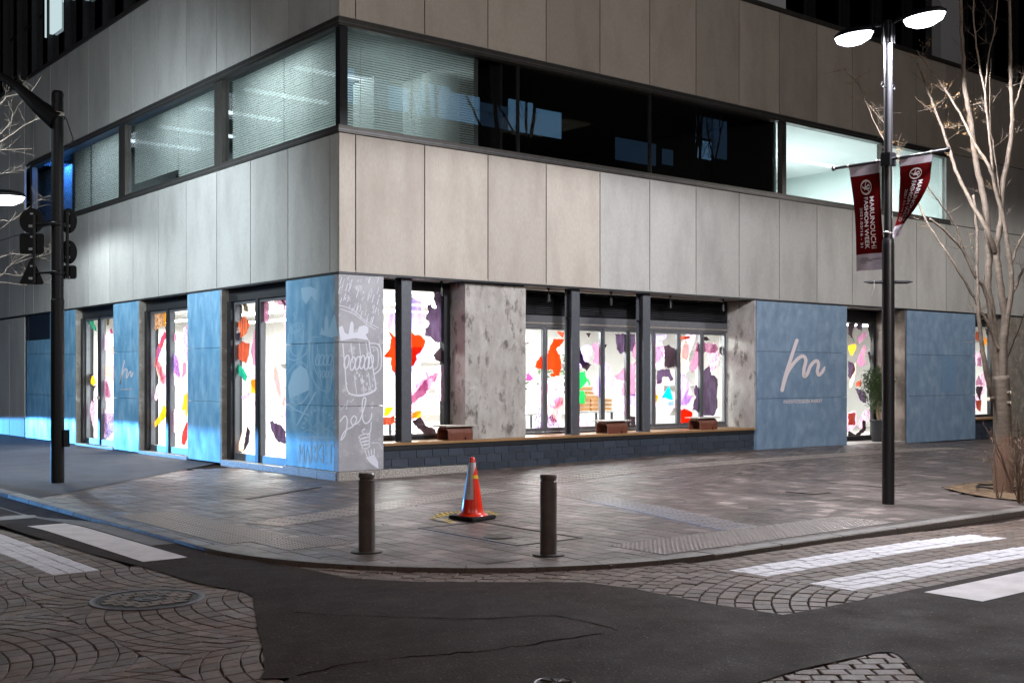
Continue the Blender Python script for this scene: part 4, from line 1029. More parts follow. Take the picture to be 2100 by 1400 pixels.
st = [(9, S([(455, 492), (470, 650), (487, 800), (560, 826), (640, 805), (670, 782), (650, 640), (625, 470)])), (6, [(508, 490), (522, 620)]), (6, [(562, 485), (575, 610)]), (6, [(606, 480), (625, 620)]), (6, [(530, 700), (545, 815)]), (6, [(580, 695), (595, 815)]), (6, [(622, 680), (638, 795)]),
      (9, S([(630, 488), (690, 498), (706, 560), (702, 650), (662, 690)])), (6, S([(640, 515), (678, 522), (686, 570), (682, 640), (655, 664)])), (12, S([(490, 815), (560, 832), (640, 812), (676, 778)])), (5, [(430, 898), (440, 925), (470, 890), (480, 920), (485, 860), (510, 872), (528, 850)]),
      (10, S([(436, 1000), (470, 962), (484, 1000), (470, 1085), (440, 1122), (470, 1060), (520, 1030), (545, 985), (528, 962), (508, 990), (520, 1020), (560, 1000), (588, 930), (606, 860), (594, 842), (582, 880), (585, 980), (606, 1012), (636, 985), (645, 945)])), (8, S([(640, 1000), (636, 1060), (615, 1090)])), (12, [(646, 900), (648, 912)]),
      (5, S([(428, 240), (520, 270), (600, 340), (690, 390)])), (5, S([(440, 265), (530, 300), (620, 370), (670, 400)]))]
for i, (cx, cy) in enumerate(((480, 610), (520, 622), (552, 618), (582, 612), (612, 618), (638, 610))): st.append((10, ell(cx, cy, 15, 44, 10)))
for i in range(4): st.append((8, ell(596 + i * 3, 1095 + i * 22, 38 - i * 4, 14, -14)))
for i in range(4): st.append((8, [(600 + i * 20, 1190 - i * 5), (618 + i * 14, 1240)]))
st += [(6, S([(600, 1085), (580, 1060), (600, 1045), (590, 1060)])), (5, S([(640, 1140), (690, 1140), (712, 1180)]))]
random.seed(11)
for i in range(70):
    x = random.uniform(440, 700); y = random.uniform(50, 360); l = random.uniform(14, 55)
    if y > 200 + (x - 430) * .8: continue
    st.append((random.uniform(2.5, 7), [(x, y), (x - l * .28, y + l)]))
for i in range(26):
    x = random.uniform(470, 660); y = random.uniform(500, 800)
    if abs(y - 615) > 55: st.append((random.uniform(4, 9), S([(x, y), (x + 8, y + 8), (x + 2, y + 18)])))
art('chalk_drawing', 'chalk', cropR, st, [
    [(440, 472), (430, 385), (452, 372), (468, 420), (492, 432), (504, 360), (514, 342), (526, 360), (526, 420), (548, 418), (562, 380), (600, 372), (622, 385), (622, 420), (604, 432), (625, 470), (540, 455)],
    [(604, 1235), (660, 1215), (686, 1262), (688, 1308), (640, 1275)]])
# brush mark logo and name
def wl(u, v): x, z = PX(1540 + u / 4.118, 600 + v / 4.118, -.035); return (x, -.035, z)
lg = S([(388, 402), (342, 540), (295, 690), (263, 822)], 8); lg2 = S([(263, 822), (298, 700), (340, 622), (398, 556), (440, 536), (463, 570), (447, 650), (448, 704), (472, 690), (502, 620), (535, 582), (560, 577), (570, 610), (560, 660), (572, 694), (602, 668), (625, 622)], 8)
b = MB(); ribbon(b, lg, [28 + 4 * i / len(lg) for i in range(len(lg))], wl); ribbon(b, lg2, [30 - 4 * i / len(lg2) if i < len(lg2) - 6 else 26 - 3.6 * (i - len(lg2) + 6) for i in range(len(lg2))], lambda u, v: (lambda p: (p[0], p[1] - .002, p[2]))(wl(u, v)))
b.poly([(lambda q: (q[0], q[1] - .001, q[2]))(wl(*p)) for p in ell(388, 402, 14, 14)[:-1]]); b.poly([(lambda q: (q[0], q[1] - .003, q[2]))(wl(*p)) for p in ell(263, 822, 16, 16)[:-1]])
b.build('brush_logo', 'print', BLD)['label'] = 'large white brush-stroke letter m'
def wall_text(txt, x0, x1, z, name, m, side='R', bold=0.0):
    me = text_mesh(txt, 1.0, bold); xs = [v.co.x for v in me.vertices]; k = (x1 - x0) / (max(xs) - min(xs)); mn = min(xs)
    for v in me.vertices:
        a = (v.co.x - mn) * k; h = v.co.y * abs(k)
        v.co = (x0 + a, -.036, z + h) if side == 'R' else (-.036, x0 + a, z + h)
    me.materials.clear(); me.materials.append(M[m]); return link(name, me, BLD)
xa, za = PX(1540 + 276 / 4.118, 600 + 934 / 4.118, -.035); xb, zb = PX(1540 + 600 / 4.118, 600 + 934 / 4.118, -.035)
wsplit = xa + (xb - xa) * .255
wall_text('micro', xa, wsplit - .03, za, 'lettering', 'print', bold=.012); wall_text('FOOD&IDEA MARKET', wsplit, xb, za, 'lettering', 'print', bold=.012)
def wl2(u, v): y, z = PY(150 + u / 4.373, 610 + v / 4.373, -.035); return (-.035, y, z)
b = MB(); ribbon(b, S([(462, 562), (442, 650), (430, 715), (420, 775), (440, 690), (462, 648), (478, 640), (484, 665), (477, 715), (486, 715), (502, 675), (516, 662), (518, 705), (524, 708), (538, 668)], 6), 9, wl2); b.build('brush_logo', 'print', BLD)['label'] = 'small white brush-stroke letter m on the side wall'
ya_, za_ = PY(150 + 530 / 4.373, 610 + 832 / 4.373, -.035); yb_, _ = PY(150 + 426 / 4.373, 610 + 832 / 4.373, -.035)
wall_text('micro FOOD&IDEA MARKET', yb_, ya_, za_, 'lettering', 'print', side='L', bold=.012)['kind'] = 'stuff'
# plain pale poster on the far blue panel
(x0, z0), (x1, z1) = PX(1931, 804, -.034), PX(1960, 730, -.034)
MB().box(x0, x1, -.035, -.031, z0, z1).build('poster', mat('pale poster', '6f8aa6', '64809c', 20, .4), BLD)

# ================================================================== STREET OBJECTS
# ---- double street lamp with banners
LX, LY = 3.81, -7.44
SL = empty('street_lamp', 'black street lamp post with two lit white heads and banner arm', 'street lamp', (LX, LY, 0))
b = MB().lathe([(.079, -.1), (.079, 3.38), (.074, 3.42), (.06, 3.46)], 24); b.build('lower_shaft', 'pole', SL, smooth=False)
MB().lathe([(.054, 3.44), (.054, 6.0)], 22).build('upper_shaft', 'pole', SL, smooth=False)
MB().lathe([(.058, 5.98), (.062, 5.985), (.068, 6.2), (.06, 6.26), (.03, 6.28)], 22).build('head_collar', 'polegrey', SL)
for s in (-1, 1):
    for dx in (-.035, .035): MB().box(dx - .012, dx + .012, s * .055 - .016, s * .055 + .016, 5.97, 6.25).build('collar_rib', 'polegrey', SL)
def lamp_head(parent, y, s, m='lens', power=900, col=(.93, .94, 1.0), cone=158, world=(0, 0, 0)):
    h = MB()
    prof = [(-.34, .10), (-.2, .17), (0, .19), (.2, .15), (.34, .05)]
    top, bot = [], []
    n = 18; sx = .16; sy = .30
    h.v = []; ring = [(sx * math.cos(2 * math.pi * i / n), sy * math.sin(2 * math.pi * i / n)) for i in range(n)]
    lv = [(.0, 1.0), (.035, .98), (.07, .8), (.09, .45)]
    for z, k in lv: h.v += [(px * k, py * k, z) for px, py in ring]
    for r in range(len(lv) - 1):
        for i in range(n):
            j = (i + 1) % n; h.f.append((r * n + i, r * n + j, (r + 1) * n + j, (r + 1) * n + i)); h.t.append(None)
    h.f.append(tuple((len(lv) - 1) * n + i for i in range(n))); h.t.append(None)
    hd = h.build('lamp_head', 'polegrey', parent, loc=(0, y, 6.2))
    l = MB()
    lv2 = [(.0, .95), (-.07, .82), (-.12, .45)]
    for z, k in lv2: l.v += [(px * k, py * k, z) for px, py in ring]
    for r in range(2):
        for i in range(n):
            j = (i + 1) % n; l.f.append((r * n + j, r * n + i, (r + 1) * n + i, (r + 1) * n + j)); l.t.append(None)
    l.f.append(tuple(2 * n + n - 1 - i for i in range(n))); l.t.append(None)
    l.build('lamp_lens', m, hd, loc=(0, 0, 0))
    return hd
for s in (-1, 1):
    MB().tube([(0, s * .04, 6.22), (0, s * .2, 6.26), (0, s * .34, 6.26)], .022, 8).build('head_arm', 'pole', SL)
    lamp_head(SL, s * .52, s)
    lamp('street_lamp_light', 'SPOT', (LX, LY + s * .52, 6.08), 3000, (.95, .95, 1.0), aim=(LX, LY + s * .6, 0), size=.14, spot_size=R_(179), spot_blend=.12)
MB().tube([(0, -.84, 4.47), (0, .84, 4.47)], .02, 10).build('banner_arm', 'pole', SL)
for y in (-.84, .84): MB().lathe([(.02, -.03), (.034, 0), (.02, .03)], 12, (0, y, 4.47)).build('arm_cap', 'pole', SL)
for y in (-.62, -.16, .16, .6): MB().tube([(0, y - .012, 4.47), (0, y + .012, 4.47)], .026, 12).build('arm_ring', 'steelbar', SL)
MB().box(-.07, .07, -.07, .07, 4.38, 4.55).build('arm_clamp', 'pole', SL)
for s in (-1, 1):
    MB().tube([(s * RT[0] * .05, s * RT[1] * .05, 2.88), (s * RT[0] * .24, s * RT[1] * .24, 2.88), (s * RT[0] * .32, s * RT[1] * .32, 2.885)], [.022, .022, .006], 8).build('flag_spike', 'pole', SL)
    r = MB(); r.tube([(s * .05, 0, 5.4), (s * .1, 0, 5.41)], .012, 6); r.tube([(s * .12 + .03 * math.cos(t * .5236), 0, 5.42 + .03 * math.sin(t * .5236)) for t in range(13)], .008, 5); r.build('eye_hook', 'polegrey', SL)
MB().tube([(RT[0] * -.2, RT[1] * -.2 - .02, 2.9), (RT[0] * -.21, RT[1] * -.21 - .03, 2.8), (RT[0] * -.23, RT[1] * -.23 - .02, 2.7)], .005, 5).build('tie_cord', 'rope', SL)
r = MB(); r.tube([(.066 * math.cos(t * .3927), .066 * math.sin(t * .3927), 3.52 + .01 * math.sin(t)) for t in range(17)], .009, 5); r.build('rope_tie', 'rope', SL)

def banner(name, label, surf, fold_logo=True, text=True):
    """surf(u,v): u across 0..1, v down 0..1 -> world point"""
    e = empty(name, label, 'banner', (LX, LY, 0), group='lamp post banners')
    def off(p): return (p[0] - LX, p[1] - LY, p[2])
    nu, nv = 14, 60
    segs = (('cloth_head', 'bwhite', 0, .095), ('cloth_field', 'red', .095, .845), ('cloth_foot', 'bwhite', .845, 1.0))
    for nm, m, v0, v1 in segs:
        b = MB(); n = max(4, int(nv * (v1 - v0)))
        for j in range(n + 1):
            for i in range(nu + 1): b.v.append(off(surf(i / nu, v0 + (v1 - v0) * j / n)))
        for j in range(n):
            for i in range(nu): a = j * (nu + 1) + i; b.f.append((a, a + 1, a + nu + 2, a + nu + 1)); b.t.append(None)
        b.build(nm, m, e, smooth=True)
    def nrm(u, v, k=.004):
        p = Vector(surf(u, v)); a = Vector(surf(min(u + .01, 1), v)) - Vector(surf(max(u - .01, 0), v)); c = Vector(surf(u, min(v + .01, 1))) - Vector(surf(u, max(v - .01, 0)))
        n = a.cross(c).normalized()
        if n.x > 0: n = -n
        return off(p + n * k)
    # emblem: ring with a looping stroke
    b = MB(); asp = .34
    ribbon(b, [(.5 + .19 * math.cos(t * .2618), .215 + .19 * asp * math.sin(t * .2618)) for t in range(25)], .018, lambda u, v: nrm(u, v))
    ribbon(b, spline([(.52, .15), (.47, .2), (.44, .235), (.5, .215), (.6, .195), (.62, .225), (.52, .23), (.4, .215), (.36, .2)], 5), .016, lambda u, v: nrm(u, v))
    ribbon(b, spline([(.47, .2), (.55, .235), (.6, .265)], 5), .014, lambda u, v: nrm(u, v))
    b.build('emblem', 'print', e)
    if text:
        for txt, u0, hgt, v0, v1 in (('MARUNOUCHI', .62, .155, .31, .80), ('FASHION WEEK', .40, .15, .31, .80), ('2021.03/16 - 31', .22, .10, .40, .78)):
            me = text_mesh(txt, 1.0, .01 if hgt > .12 else 0.0); xs = [q.co.x for q in me.vertices]; mn, mx = min(xs), max(xs)
            bm = bmesh.new(); bm.from_mesh(me); bmesh.ops.triangulate(bm, faces=bm.faces[:]); bm.to_mesh(me); bm.free()
            for q in me.vertices: q.co = nrm(u0 + q.co.y * hgt / .7, v0 + (q.co.x - mn) / (mx - mn) * (v1 - v0), .005)
            me.materials.clear(); me.materials.append(M['print']); lo_ = link('lettering', me, e)
            if hgt < .12: lo_['kind'] = 'stuff'
        me = text_mesh('~ ~~~', 1.0); bpy.data.meshes.remove(me)
        b = MB()
        for k, (v, a, c) in enumerate(((.885, .2, .5), (.9, .15, .9), (.915, .15, .6), (.93, .2, .45))):
            ribbon(b, [(a + (c - a) * t / 12, v + .004 * math.sin(t * 2.1 + k)) for t in range(13)], .006, lambda u, v: nrm(u, v)); 
        b.build('foot_print', 'printgrey', e)
    return e
def surfA(u, v):
    sway = .02 * math.sin(v * 5 + u * 2) + .03 * v * v
    y = LY + .60 - .455 * u - .11 * math.sin(v * math.pi * .5) * (1 - .35 * u) - .0 * v
    return (LX - .0 + sway + .02 * math.sin(u * 5 + v * 3) * v, y, 4.455 - 1.40 * v + .0 * u)
def surfB(u, v):
    t = sm((v - .3) / .7)                          # swept and twisted towards the post where its corner is tied
    y = LY - .155 - .46 * u
    y2 = LY + .02 - .16 * u + .05 * math.sin(v * 6); x2 = LX + .10 - .42 * (u - .5) * math.cos((v - .3) * 2.2) * .7
    z = 4.455 - (1.0 - .16 * u * t) * v - .12 * u * t
    return (LX + .03 * math.sin(v * 6 + u * 2) * (1 - t) + (x2 - LX) * t, y + (y2 - y) * t + .04 * math.sin(v * 9) * t, z)
banner('banner', 'red banner hanging straight from the lamp post arm, left of the post', surfA)
banner('banner', 'red banner twisted by wind and tied back to the lamp post, right of it', surfB)

# ---- street pole with road signs seen from behind
QX, QY = -3.63, 2.38
SP = empty('sign_pole', 'dark street pole carrying backs of round, square and triangular road signs', 'street pole', (QX, QY, 0))
MB().lathe([(.1, -.1), (.1, 2.84), (.09, 2.86), (.09, 6.05), (.07, 6.09)], 24).build('shaft', 'polegrey', SP, smooth=False)
ad = Vector((-RT[0], -RT[1], 0)) * .9 + Vector((FW[0], FW[1], 0)) * .1
ap = [Vector((0, 0, 5.62)) + ad * 0.0, Vector((0, 0, 5.86)) + ad * .35, Vector((0, 0, 6.17)) + ad * .72, Vector((0, 0, 6.36)) + ad * 1.05, Vector((0, 0, 6.42)) + ad * 1.7]
MB().tube([tuple(p) for p in ap], [.16, .12, .075, .06, .055], 12).build('lamp_arm', 'polegrey', SP)
hd = lamp_head(SP, 0, 1); hd.location = tuple(ap[-1] + ad * .25 - Vector((0, 0, .05))); hd.rotation_euler = (0, 0, math.atan2(ad.y, ad.x) - R_(90))
hp_ = Vector((QX, QY, 0)) + ap[-1] + ad * .25
LEFTLAMP = lamp('side_street_lamp_light', 'SPOT', (hp_.x, hp_.y, hp_.z - .14), 4200, (.80, .93, 1.0), aim=(0, hp_.y + 3.8, 2.0), size=.3, spot_size=R_(150), spot_blend=1.0)
def signpt(px, py, dn=0.0):
    dep = 18.04 + dn; p = PD(px, py, dep); return Vector((p.x - QX, p.y - QY, p.z))
RTV = Vector((RT[0], RT[1], 0)); FWV = Vector((FW[0], FW[1], 0))
def plate(shape, px, py, dn, m='signback', turn=0.0, sx=1.0):
    c = signpt(px, py, dn); rt = (RTV * math.cos(turn) + FWV * math.sin(turn)); fw = (FWV * math.cos(turn) - RTV * math.sin(turn)); k = 18.04 / FPX
    P = [(u * k * sx, -v * k) for u, v in shape]
    b = MB(); n = len(P)
    for d in (0, .012):
        b.v += [tuple(c + rt * u + Vector((0, 0, v)) + fw * d) for u, v in P]
    b.f = [tuple(range(n)), tuple(range(2 * n - 1, n - 1, -1))] + [(i, n + i, n + (i + 1) % n, (i + 1) % n) for i in range(n)]; b.t = [None] * len(b.f)
    o = b.build('sign_plate', m, SP)
    q = MB(); s0 = c - fw * .004
    for u0, u1, v0, v1 in ((-6, 4, 8, 13), (-3, 3, -16, -13)):
        q.quad(*[tuple(s0 + rt * (u * k) + Vector((0, 0, -v * k))) for u, v in ((u0, v0), (u1, v0), (u1, v1), (u0, v1))])
    q.build('data_sticker', 'sticker_grey', o)
circ = [(25 * math.cos(R_(a)), 26 * math.sin(R_(a))) for a in range(0, 360, 10)]
def rr(w, h, r=5): return [(sx * (w - r) + r * math.cos(R_(a)), sy * (h - r) + r * math.sin(R_(a))) for sx, sy, a0 in ((1, 1, 0), (-1, 1, 90), (-1, -1, 180), (1, -1, 270)) for a in (a0, a0 + 30, a0 + 60, a0 + 90)]
tri = [(-25, 20), (-21, 23), (21, 23), (25, 20), (3, -28), (0, -31), (-3, -28)]
plate(circ, 65, 453, -.1); plate(rr(25, 21), 65, 500, -.1); plate(tri, 65, 560, -.1)
plate([(u * .72, v) for u, v in circ], 140, 453, .16); plate([(u * .72, v * .95) for u, v in circ], 140, 517, .16); plate(rr(17, 14), 140, 558, .16)
for px, dn, y0, y1 in ((70, -.15, 440, 580), (138, .1, 432, 570)):
    a, c = signpt(px, y0, dn), signpt(px, y1, dn); MB().tube([tuple(a), tuple(c)], .025, 8).build('sign_post', 'polegrey', SP)
for py in (460, 560):
    MB().tube([tuple(signpt(70, py, -.15)), tuple(signpt(118, py - 2, -.02))], .018, 8).build('sign_bracket', 'polegrey', SP)
    MB().tube([tuple(signpt(138, py, .1)), tuple(signpt(118, py, .02))], .018, 8).build('sign_bracket', 'polegrey', SP)
    MB().lathe([(.1, 0), (.108, .01), (.108, .05), (.1, .06)], 20, (0, 0, signpt(118, py, 0).z - .03)).build('clamp_band', 'polegrey', SP)
c = signpt(134, 898, .0); MB().box(c.x - .04, c.x + .05, c.y - .05, c.y + .05, c.z - .13, c.z + .13).build('junction_box', 'polegrey', SP)
MB().tube([tuple(signpt(*p)) for p in ((128, 238, -.1), (136, 244, -.1), (142, 262, -.1), (150, 285, -.1), (145, 298, -.08), (130, 302, -.05))], .009, 6).build('cable_loop', 'black', SP)
MB().lathe([(.09, 0), (.1, .02), (.1, .05), (.09, .07)], 20, (0, 0, signpt(118, 240, 0).z)).build('clamp_band', 'steelbar', SP)

# ---- far lamp head down the side street
lp = PD(8, 403, 25.0)
FL = empty('street_lamp', 'lit street lamp head at the left edge beyond the sign pole', 'street lamp', (lp.x - 1.75, lp.y + .82, 0))
MB().lathe([(.09, -.1), (.09, 5.5)], 16).build('shaft', 'polegrey', FL)
MB().tube([(0, 0, 5.35), (.6, -.25, 5.5), (1.4, -.62, lp.z + .06)], .05, 8).build('lamp_arm', 'polegrey', FL)
hd = lamp_head(FL, 0, 1); hd.location = (1.75, -.82, lp.z); hd.rotation_euler = (0, 0, R_(65)); hd.scale = (1.5, 1.5, 1.5)
lamp('far_lamp_light', 'SPOT', (lp.x - .1, lp.y, lp.z - .2), 900, (.86, .97, 1.0), aim=(lp.x, lp.y, 0), size=.16, spot_size=R_(168), spot_blend=.3)

# ---- bollards
bp = MB().lathe([(.0775, 0), (.0775, .68), (.071, .685), (.071, .7), (.078, .705), (.078, .735), (.07, .748), (.03, .75)], 28).mesh('post', 'bollard')
bf = MB().lathe([(.15, -.02), (.15, .006), (.12, .01), (.1, .01)], 28).mesh('base_flange', 'iron')
for (x, y, lab) in ((-3.65, -6.72, 'brown cylindrical bollard before the blue mural corner, left of the traffic cone'), (-2.43, -7.93, 'brown cylindrical bollard on the kerb edge, right of the traffic cone')):
    e = empty('bollard', lab, 'bollard', (x, y, .0), group='bollards at the kerb'); link('post', bp, e, (0, 0, 0)); link('base_flange', bf, e, (0, 0, .004))

# ---- traffic cone with its loose tape
CXn, CYn = -1.36, -5.33
TC = empty('traffic_cone', 'orange-red traffic cone with white paper wrap and black rubber base', 'traffic cone', (CXn, CYn, .004), rz=R_(8))
def rc(z): return .031 + (.135 - .031) * (1 - (z - .06) / .64)
MB().lathe([(.19, .035), (.175, .055), (.14, .065), (.135, .075)] + [(rc(.08 + i * .06), .08 + i * .06) for i in range(11)] + [(.028, .705), (.018, .716), (.006, .72)], 36).build('cone_body', 'cone', TC, smooth=True)
bm = bmesh.new(); bmesh.ops.create_cube(bm, size=1); bmesh.ops.scale(bm, vec=(.40, .40, .045), verts=bm.verts); bmesh.ops.translate(bm, vec=(0, 0, .0225), verts=bm.verts)
bmesh.ops.bevel(bm, geom=bm.edges[:], offset=.012, segments=2, affect='EDGES'); me = bpy.data.meshes.new('rubber_base'); bm.to_mesh(me); bm.free(); me.materials.append(M['rubber']); link('rubber_base', me, TC)
def conepatch(name, m, a0, a1, z0f, z1f, k=.0025):
    b = MB(); n = 14; h = 10
    for j in range(h + 1):
        for i in range(n + 1):
            a = a0 + (a1 - a0) * i / n; t = j / h; z = z0f(i / n) + (z1f(i / n) - z0f(i / n)) * t; r = rc(z) + k
            b.v.append((r * math.cos(R_(a)), r * math.sin(R_(a)), z))
    for j in range(h):
        for i in range(n): q = j * (n + 1) + i; b.f.append((q, q + 1, q + n + 2, q + n + 1)); b.t.append(None)
    return b.build(name, m, TC, smooth=True)
conepatch('paper_wrap', 'conewhite', 135, 232, lambda t: .235, lambda t: .655)
conepatch('paper_wrap', 'conewhite', 232, 300, lambda t: .52 + .13 * t * 1.0 if t < .9 else .64, lambda t: .655)
conepatch('yellow_band', 'yellow', 226, 300, lambda t: .47, lambda t: .51, .004)
b = MB()
for i in range(11): a = R_(205 - i * .0); z = .30 + i * .028; r = rc(z) + .0045; b.box(r * math.cos(a) - .004, r * math.cos(a) + .004, r * math.sin(a) - .003, r * math.sin(a) + .003, z, z + .012)
b.build('wrap_lettering', 'printgrey', TC)
M['hazard'] = bpy.data.materials.new('black and yellow tape'); M['hazard'].use_nodes = True
_n = M['hazard'].node_tree; _g = _n.nodes.new('ShaderNodeTexCoord'); _w = _n.nodes.new('ShaderNodeTexWave'); _w.inputs['Scale'].default_value = 4.5; _w.bands_direction = 'X'
_r = _n.nodes.new('ShaderNodeValToRGB'); _r.color_ramp.interpolation = 'CONSTANT'; _r.color_ramp.elements[0].color = (.006, .006, .006, 1); _r.color_ramp.elements[1].color = (.62, .42, .02, 1); _r.color_ramp.elements[1].position = .55
_n.links.new(_g.outputs['Object'], _w.inputs['Vector']); _n.links.new(_w.outputs['Fac'], _r.inputs[0]); _n.links.new(_r.outputs[0], _n.nodes['Principled BSDF'].inputs['Base Color'])
for (pa, pb, lab) in (((894, 1058), (950, 1052), 'black and yellow tape strip behind the cone base, left side'), ((885, 1065), (922, 1058), 'short crumpled hazard tape end left of the cone'), ((888, 1064), (932, 1074), 'black and yellow tape strip left of the cone, in front'), ((992, 1050), (1023, 1059), 'black and yellow tape strip right of the cone base')):
    x0, y0 = G(*pa); x1, y1 = G(*pb); d = math.hypot(x1 - x0, y1 - y0)
    b = MB()
    for i in range(8):
        u0, u1 = -d / 2 + d * i / 8, -d / 2 + d * (i + 1) / 8; f = lambda u: .004 + .012 * abs(math.sin(u * 9 + x0))
        b.quad((u0, -.034, f(u0)), (u1, -.034, f(u1)), (u1, .034, f(u1) + .012), (u0, .034, f(u0) + .012))
    o = b.build('hazard_tape', 'hazard'); o.location = ((x0 + x1) / 2, (y0 + y1) / 2, .003); o.rotation_euler = (0, 0, math.atan2(y1 - y0, x1 - x0)); tag(o, lab, 'tape', 'tape around the cone')

# ---- leather saddle stools on the ledge
sb = MB(); n = 10
prof = [(-.17, 0), (-.17, .12)] + [(-.17 + .11 - .11 * math.cos(R_(a)), .12 + .11 * math.sin(R_(a))) for a in (20, 40, 60, 80, 90)] + [(.06 + .11 * math.sin(R_(a)), .12 + .11 * math.cos(R_(a))) for a in (0, 20, 40, 60, 80, 90)] + [(.17, 0)]
for k, (sx, th) in enumerate(((0, 0), (1, .025))):
    pass
out = prof; inn = [(x * .86, min(z, .205)) for x, z in prof]
for a in (-.26, .26):
    sb.v += [(a, x, z) for x, z in out]
for a in (-.26, .26):
    sb.v += [(a, x, z * .88) for x, z in inn]
n = len(out)
for i in range(n - 1):
    sb.f += [(i, i + 1, n + i + 1, n + i), (2 * n + i + 1, 2 * n + i, 3 * n + i, 3 * n + i + 1), (i + 1, i, 2 * n + i, 2 * n + i + 1), (n + i, n + i + 1, 3 * n + i + 1, 3 * n + i)]
sb.f += [(0, n, 3 * n, 2 * n), (n - 1, 3 * n - 1, 4 * n - 1, 2 * n - 1)]; sb.t = [None] * len(sb.f)
sbm = sb.mesh('leather_body', 'leather')
stp = MB().box(-.33, .33, -.2, .2, .232, .252).mesh('seat_board', 'stooltop')
stl = MB().box(-.012, .012, -.02, .02, -.0, .05).mesh('strap', 'leather')
for x, lab in ((2.42, 'brown leather saddle stool on the ledge beside the concrete pillar'), (6.18, 'brown leather saddle stool on the ledge between the two middle steel columns'), (8.8, 'brown leather saddle stool at the right end of the timber ledge')):
    e = empty('saddle_stool', lab, 'stool', (x, .2, .563), group='saddle stools on the ledge'); link('leather_body', sbm, e); link('seat_board', stp, e); link('strap', stl, e, (.1, -.19, 0))

# ---- planter at the door
pe = empty('potted_plant', 'bushy green plant in tall charcoal planter beside the shop door', 'plant', (15.25, .3, .076))
MB().lathe([(.15, 0), (.2, .5), (.215, .52), (.2, .53), (.17, .5), (.0, .49)], 20).build('planter', 'pot', pe)
random.seed(5)
b = MB()
for i in range(4): a = i * 1.7; b.tube([(0, 0, .48), (.06 * math.cos(a), .06 * math.sin(a), .8), (.12 * math.cos(a), .12 * math.sin(a), 1.2)], [.014, .011, .006], 6)
b.build('stem', 'stem', pe)
def leafcloud(b, n, cen, rad, l=.09, w=.03):
    for i in range(n):
        d = Vector((random.gauss(0, 1), random.gauss(0, 1), random.gauss(0, 1))).normalized() * random.random() ** .4
        p = Vector((cen[0] + d.x * rad[0], cen[1] + d.y * rad[1], cen[2] + d.z * rad[2]))
        a = Vector((random.gauss(0, 1), random.gauss(0, 1), random.gauss(-.2, .7))).normalized(); c = a.cross(Vector((random.random(), random.random(), 1))).normalized()
        ll = l * random.uniform(.6, 1.3); q = p + a * ll * .5
        b.poly([p, q + c * w * .5 + a * 0, p + a * ll, q - c * w * .5])
b = MB(); leafcloud(b, 1100, (0, 0, 1.45), (.40, .40, .42), .1, .035); leafcloud(b, 500, (.02, 0, 1.0), (.30, .30, .35)); leafcloud(b, 400, (-.12, 0, 1.25), (.42, .36, .34))
b.build('foliage', 'plantdark', pe)['kind'] = 'stuff'

# ---- trees
def limb(b, pts, r0, r1, seg=8, n=5, jit=.0):
    P = spline([tuple(p) for p in pts], n); k = len(P)
    P = [tuple(Vector(p) + Vector((random.uniform(-jit, jit), random.uniform(-jit, jit), 0))) if 0 < i < k - 1 else p for i, p in enumerate(P)]
    b.tube(P, [r0 + (r1 - r0) * (i / (k - 1)) ** .8 for i in range(k)], seg); return P
def twigs(b, P, count, length, r, spread=.8, bud=None, lo=.3, lvl=2):
    for i in range(count):
        k = int((lo + (1 - lo) * random.random()) * (len(P) - 2)); p = Vector(P[k]); d = (Vector(P[k + 1]) - p).normalized()
        side = Vector((random.gauss(0, 1), random.gauss(0, 1), random.gauss(.35, .6))).normalized()
        dr = (d * (1 - spread) + side * spread).normalized(); L = length * random.uniform(.5, 1.2); pts = [tuple(p)]; q = p.copy()
        for s in range(4):
            dr = (dr + Vector((random.gauss(0, .18), random.gauss(0, .18), random.gauss(.06, .14)))).normalized(); q = q + dr * L / 4; pts.append(tuple(q))
        b.tube(pts, [r, r * .8, r * .6, r * .45, r * .25], 4, cap=False)
        if lvl > 0: twigs(b, pts, 3, L * .5, r * .5, .75, bud, .3, lvl - 1)
        elif bud is not None:
            for m_ in range(1):
                w = Vector(pts[random.randint(1, 4)]); s = .003
                bud.box(w.x - s, w.x + s, w.y - s, w.y + s, w.z - s, w.z + s * 1.6)
random.seed(21)
TD = 16.52
TR = empty('bare_tree', 'multi-stemmed bare tree with burlap-wrapped trunk in the right planting bed', 'tree', (*G(2058, 1010), 0))
TRo = Vector(TR.location)
def tp(px, py, dd=0.0): return PD(px, py, TD + dd) - TRo
def k2(px, py, dd=0.0): return tuple(tp(px, py, dd))
b = MB(); limb(b, [k2(2058, 1018), k2(2058, 960), k2(2056, 890), k2(2055, 830), k2(2052, 770)], .135, .12, 14); b.build('trunk', 'bark', TR, smooth=True)
MB().lathe([(.137, 0), (.14, .2), (.137, .55), (.133, .72), (.137, .73), (.137, .77), (.128, .775)], 18, (0, 0, .02)).build('trunk_wrap', 'wrap', TR)
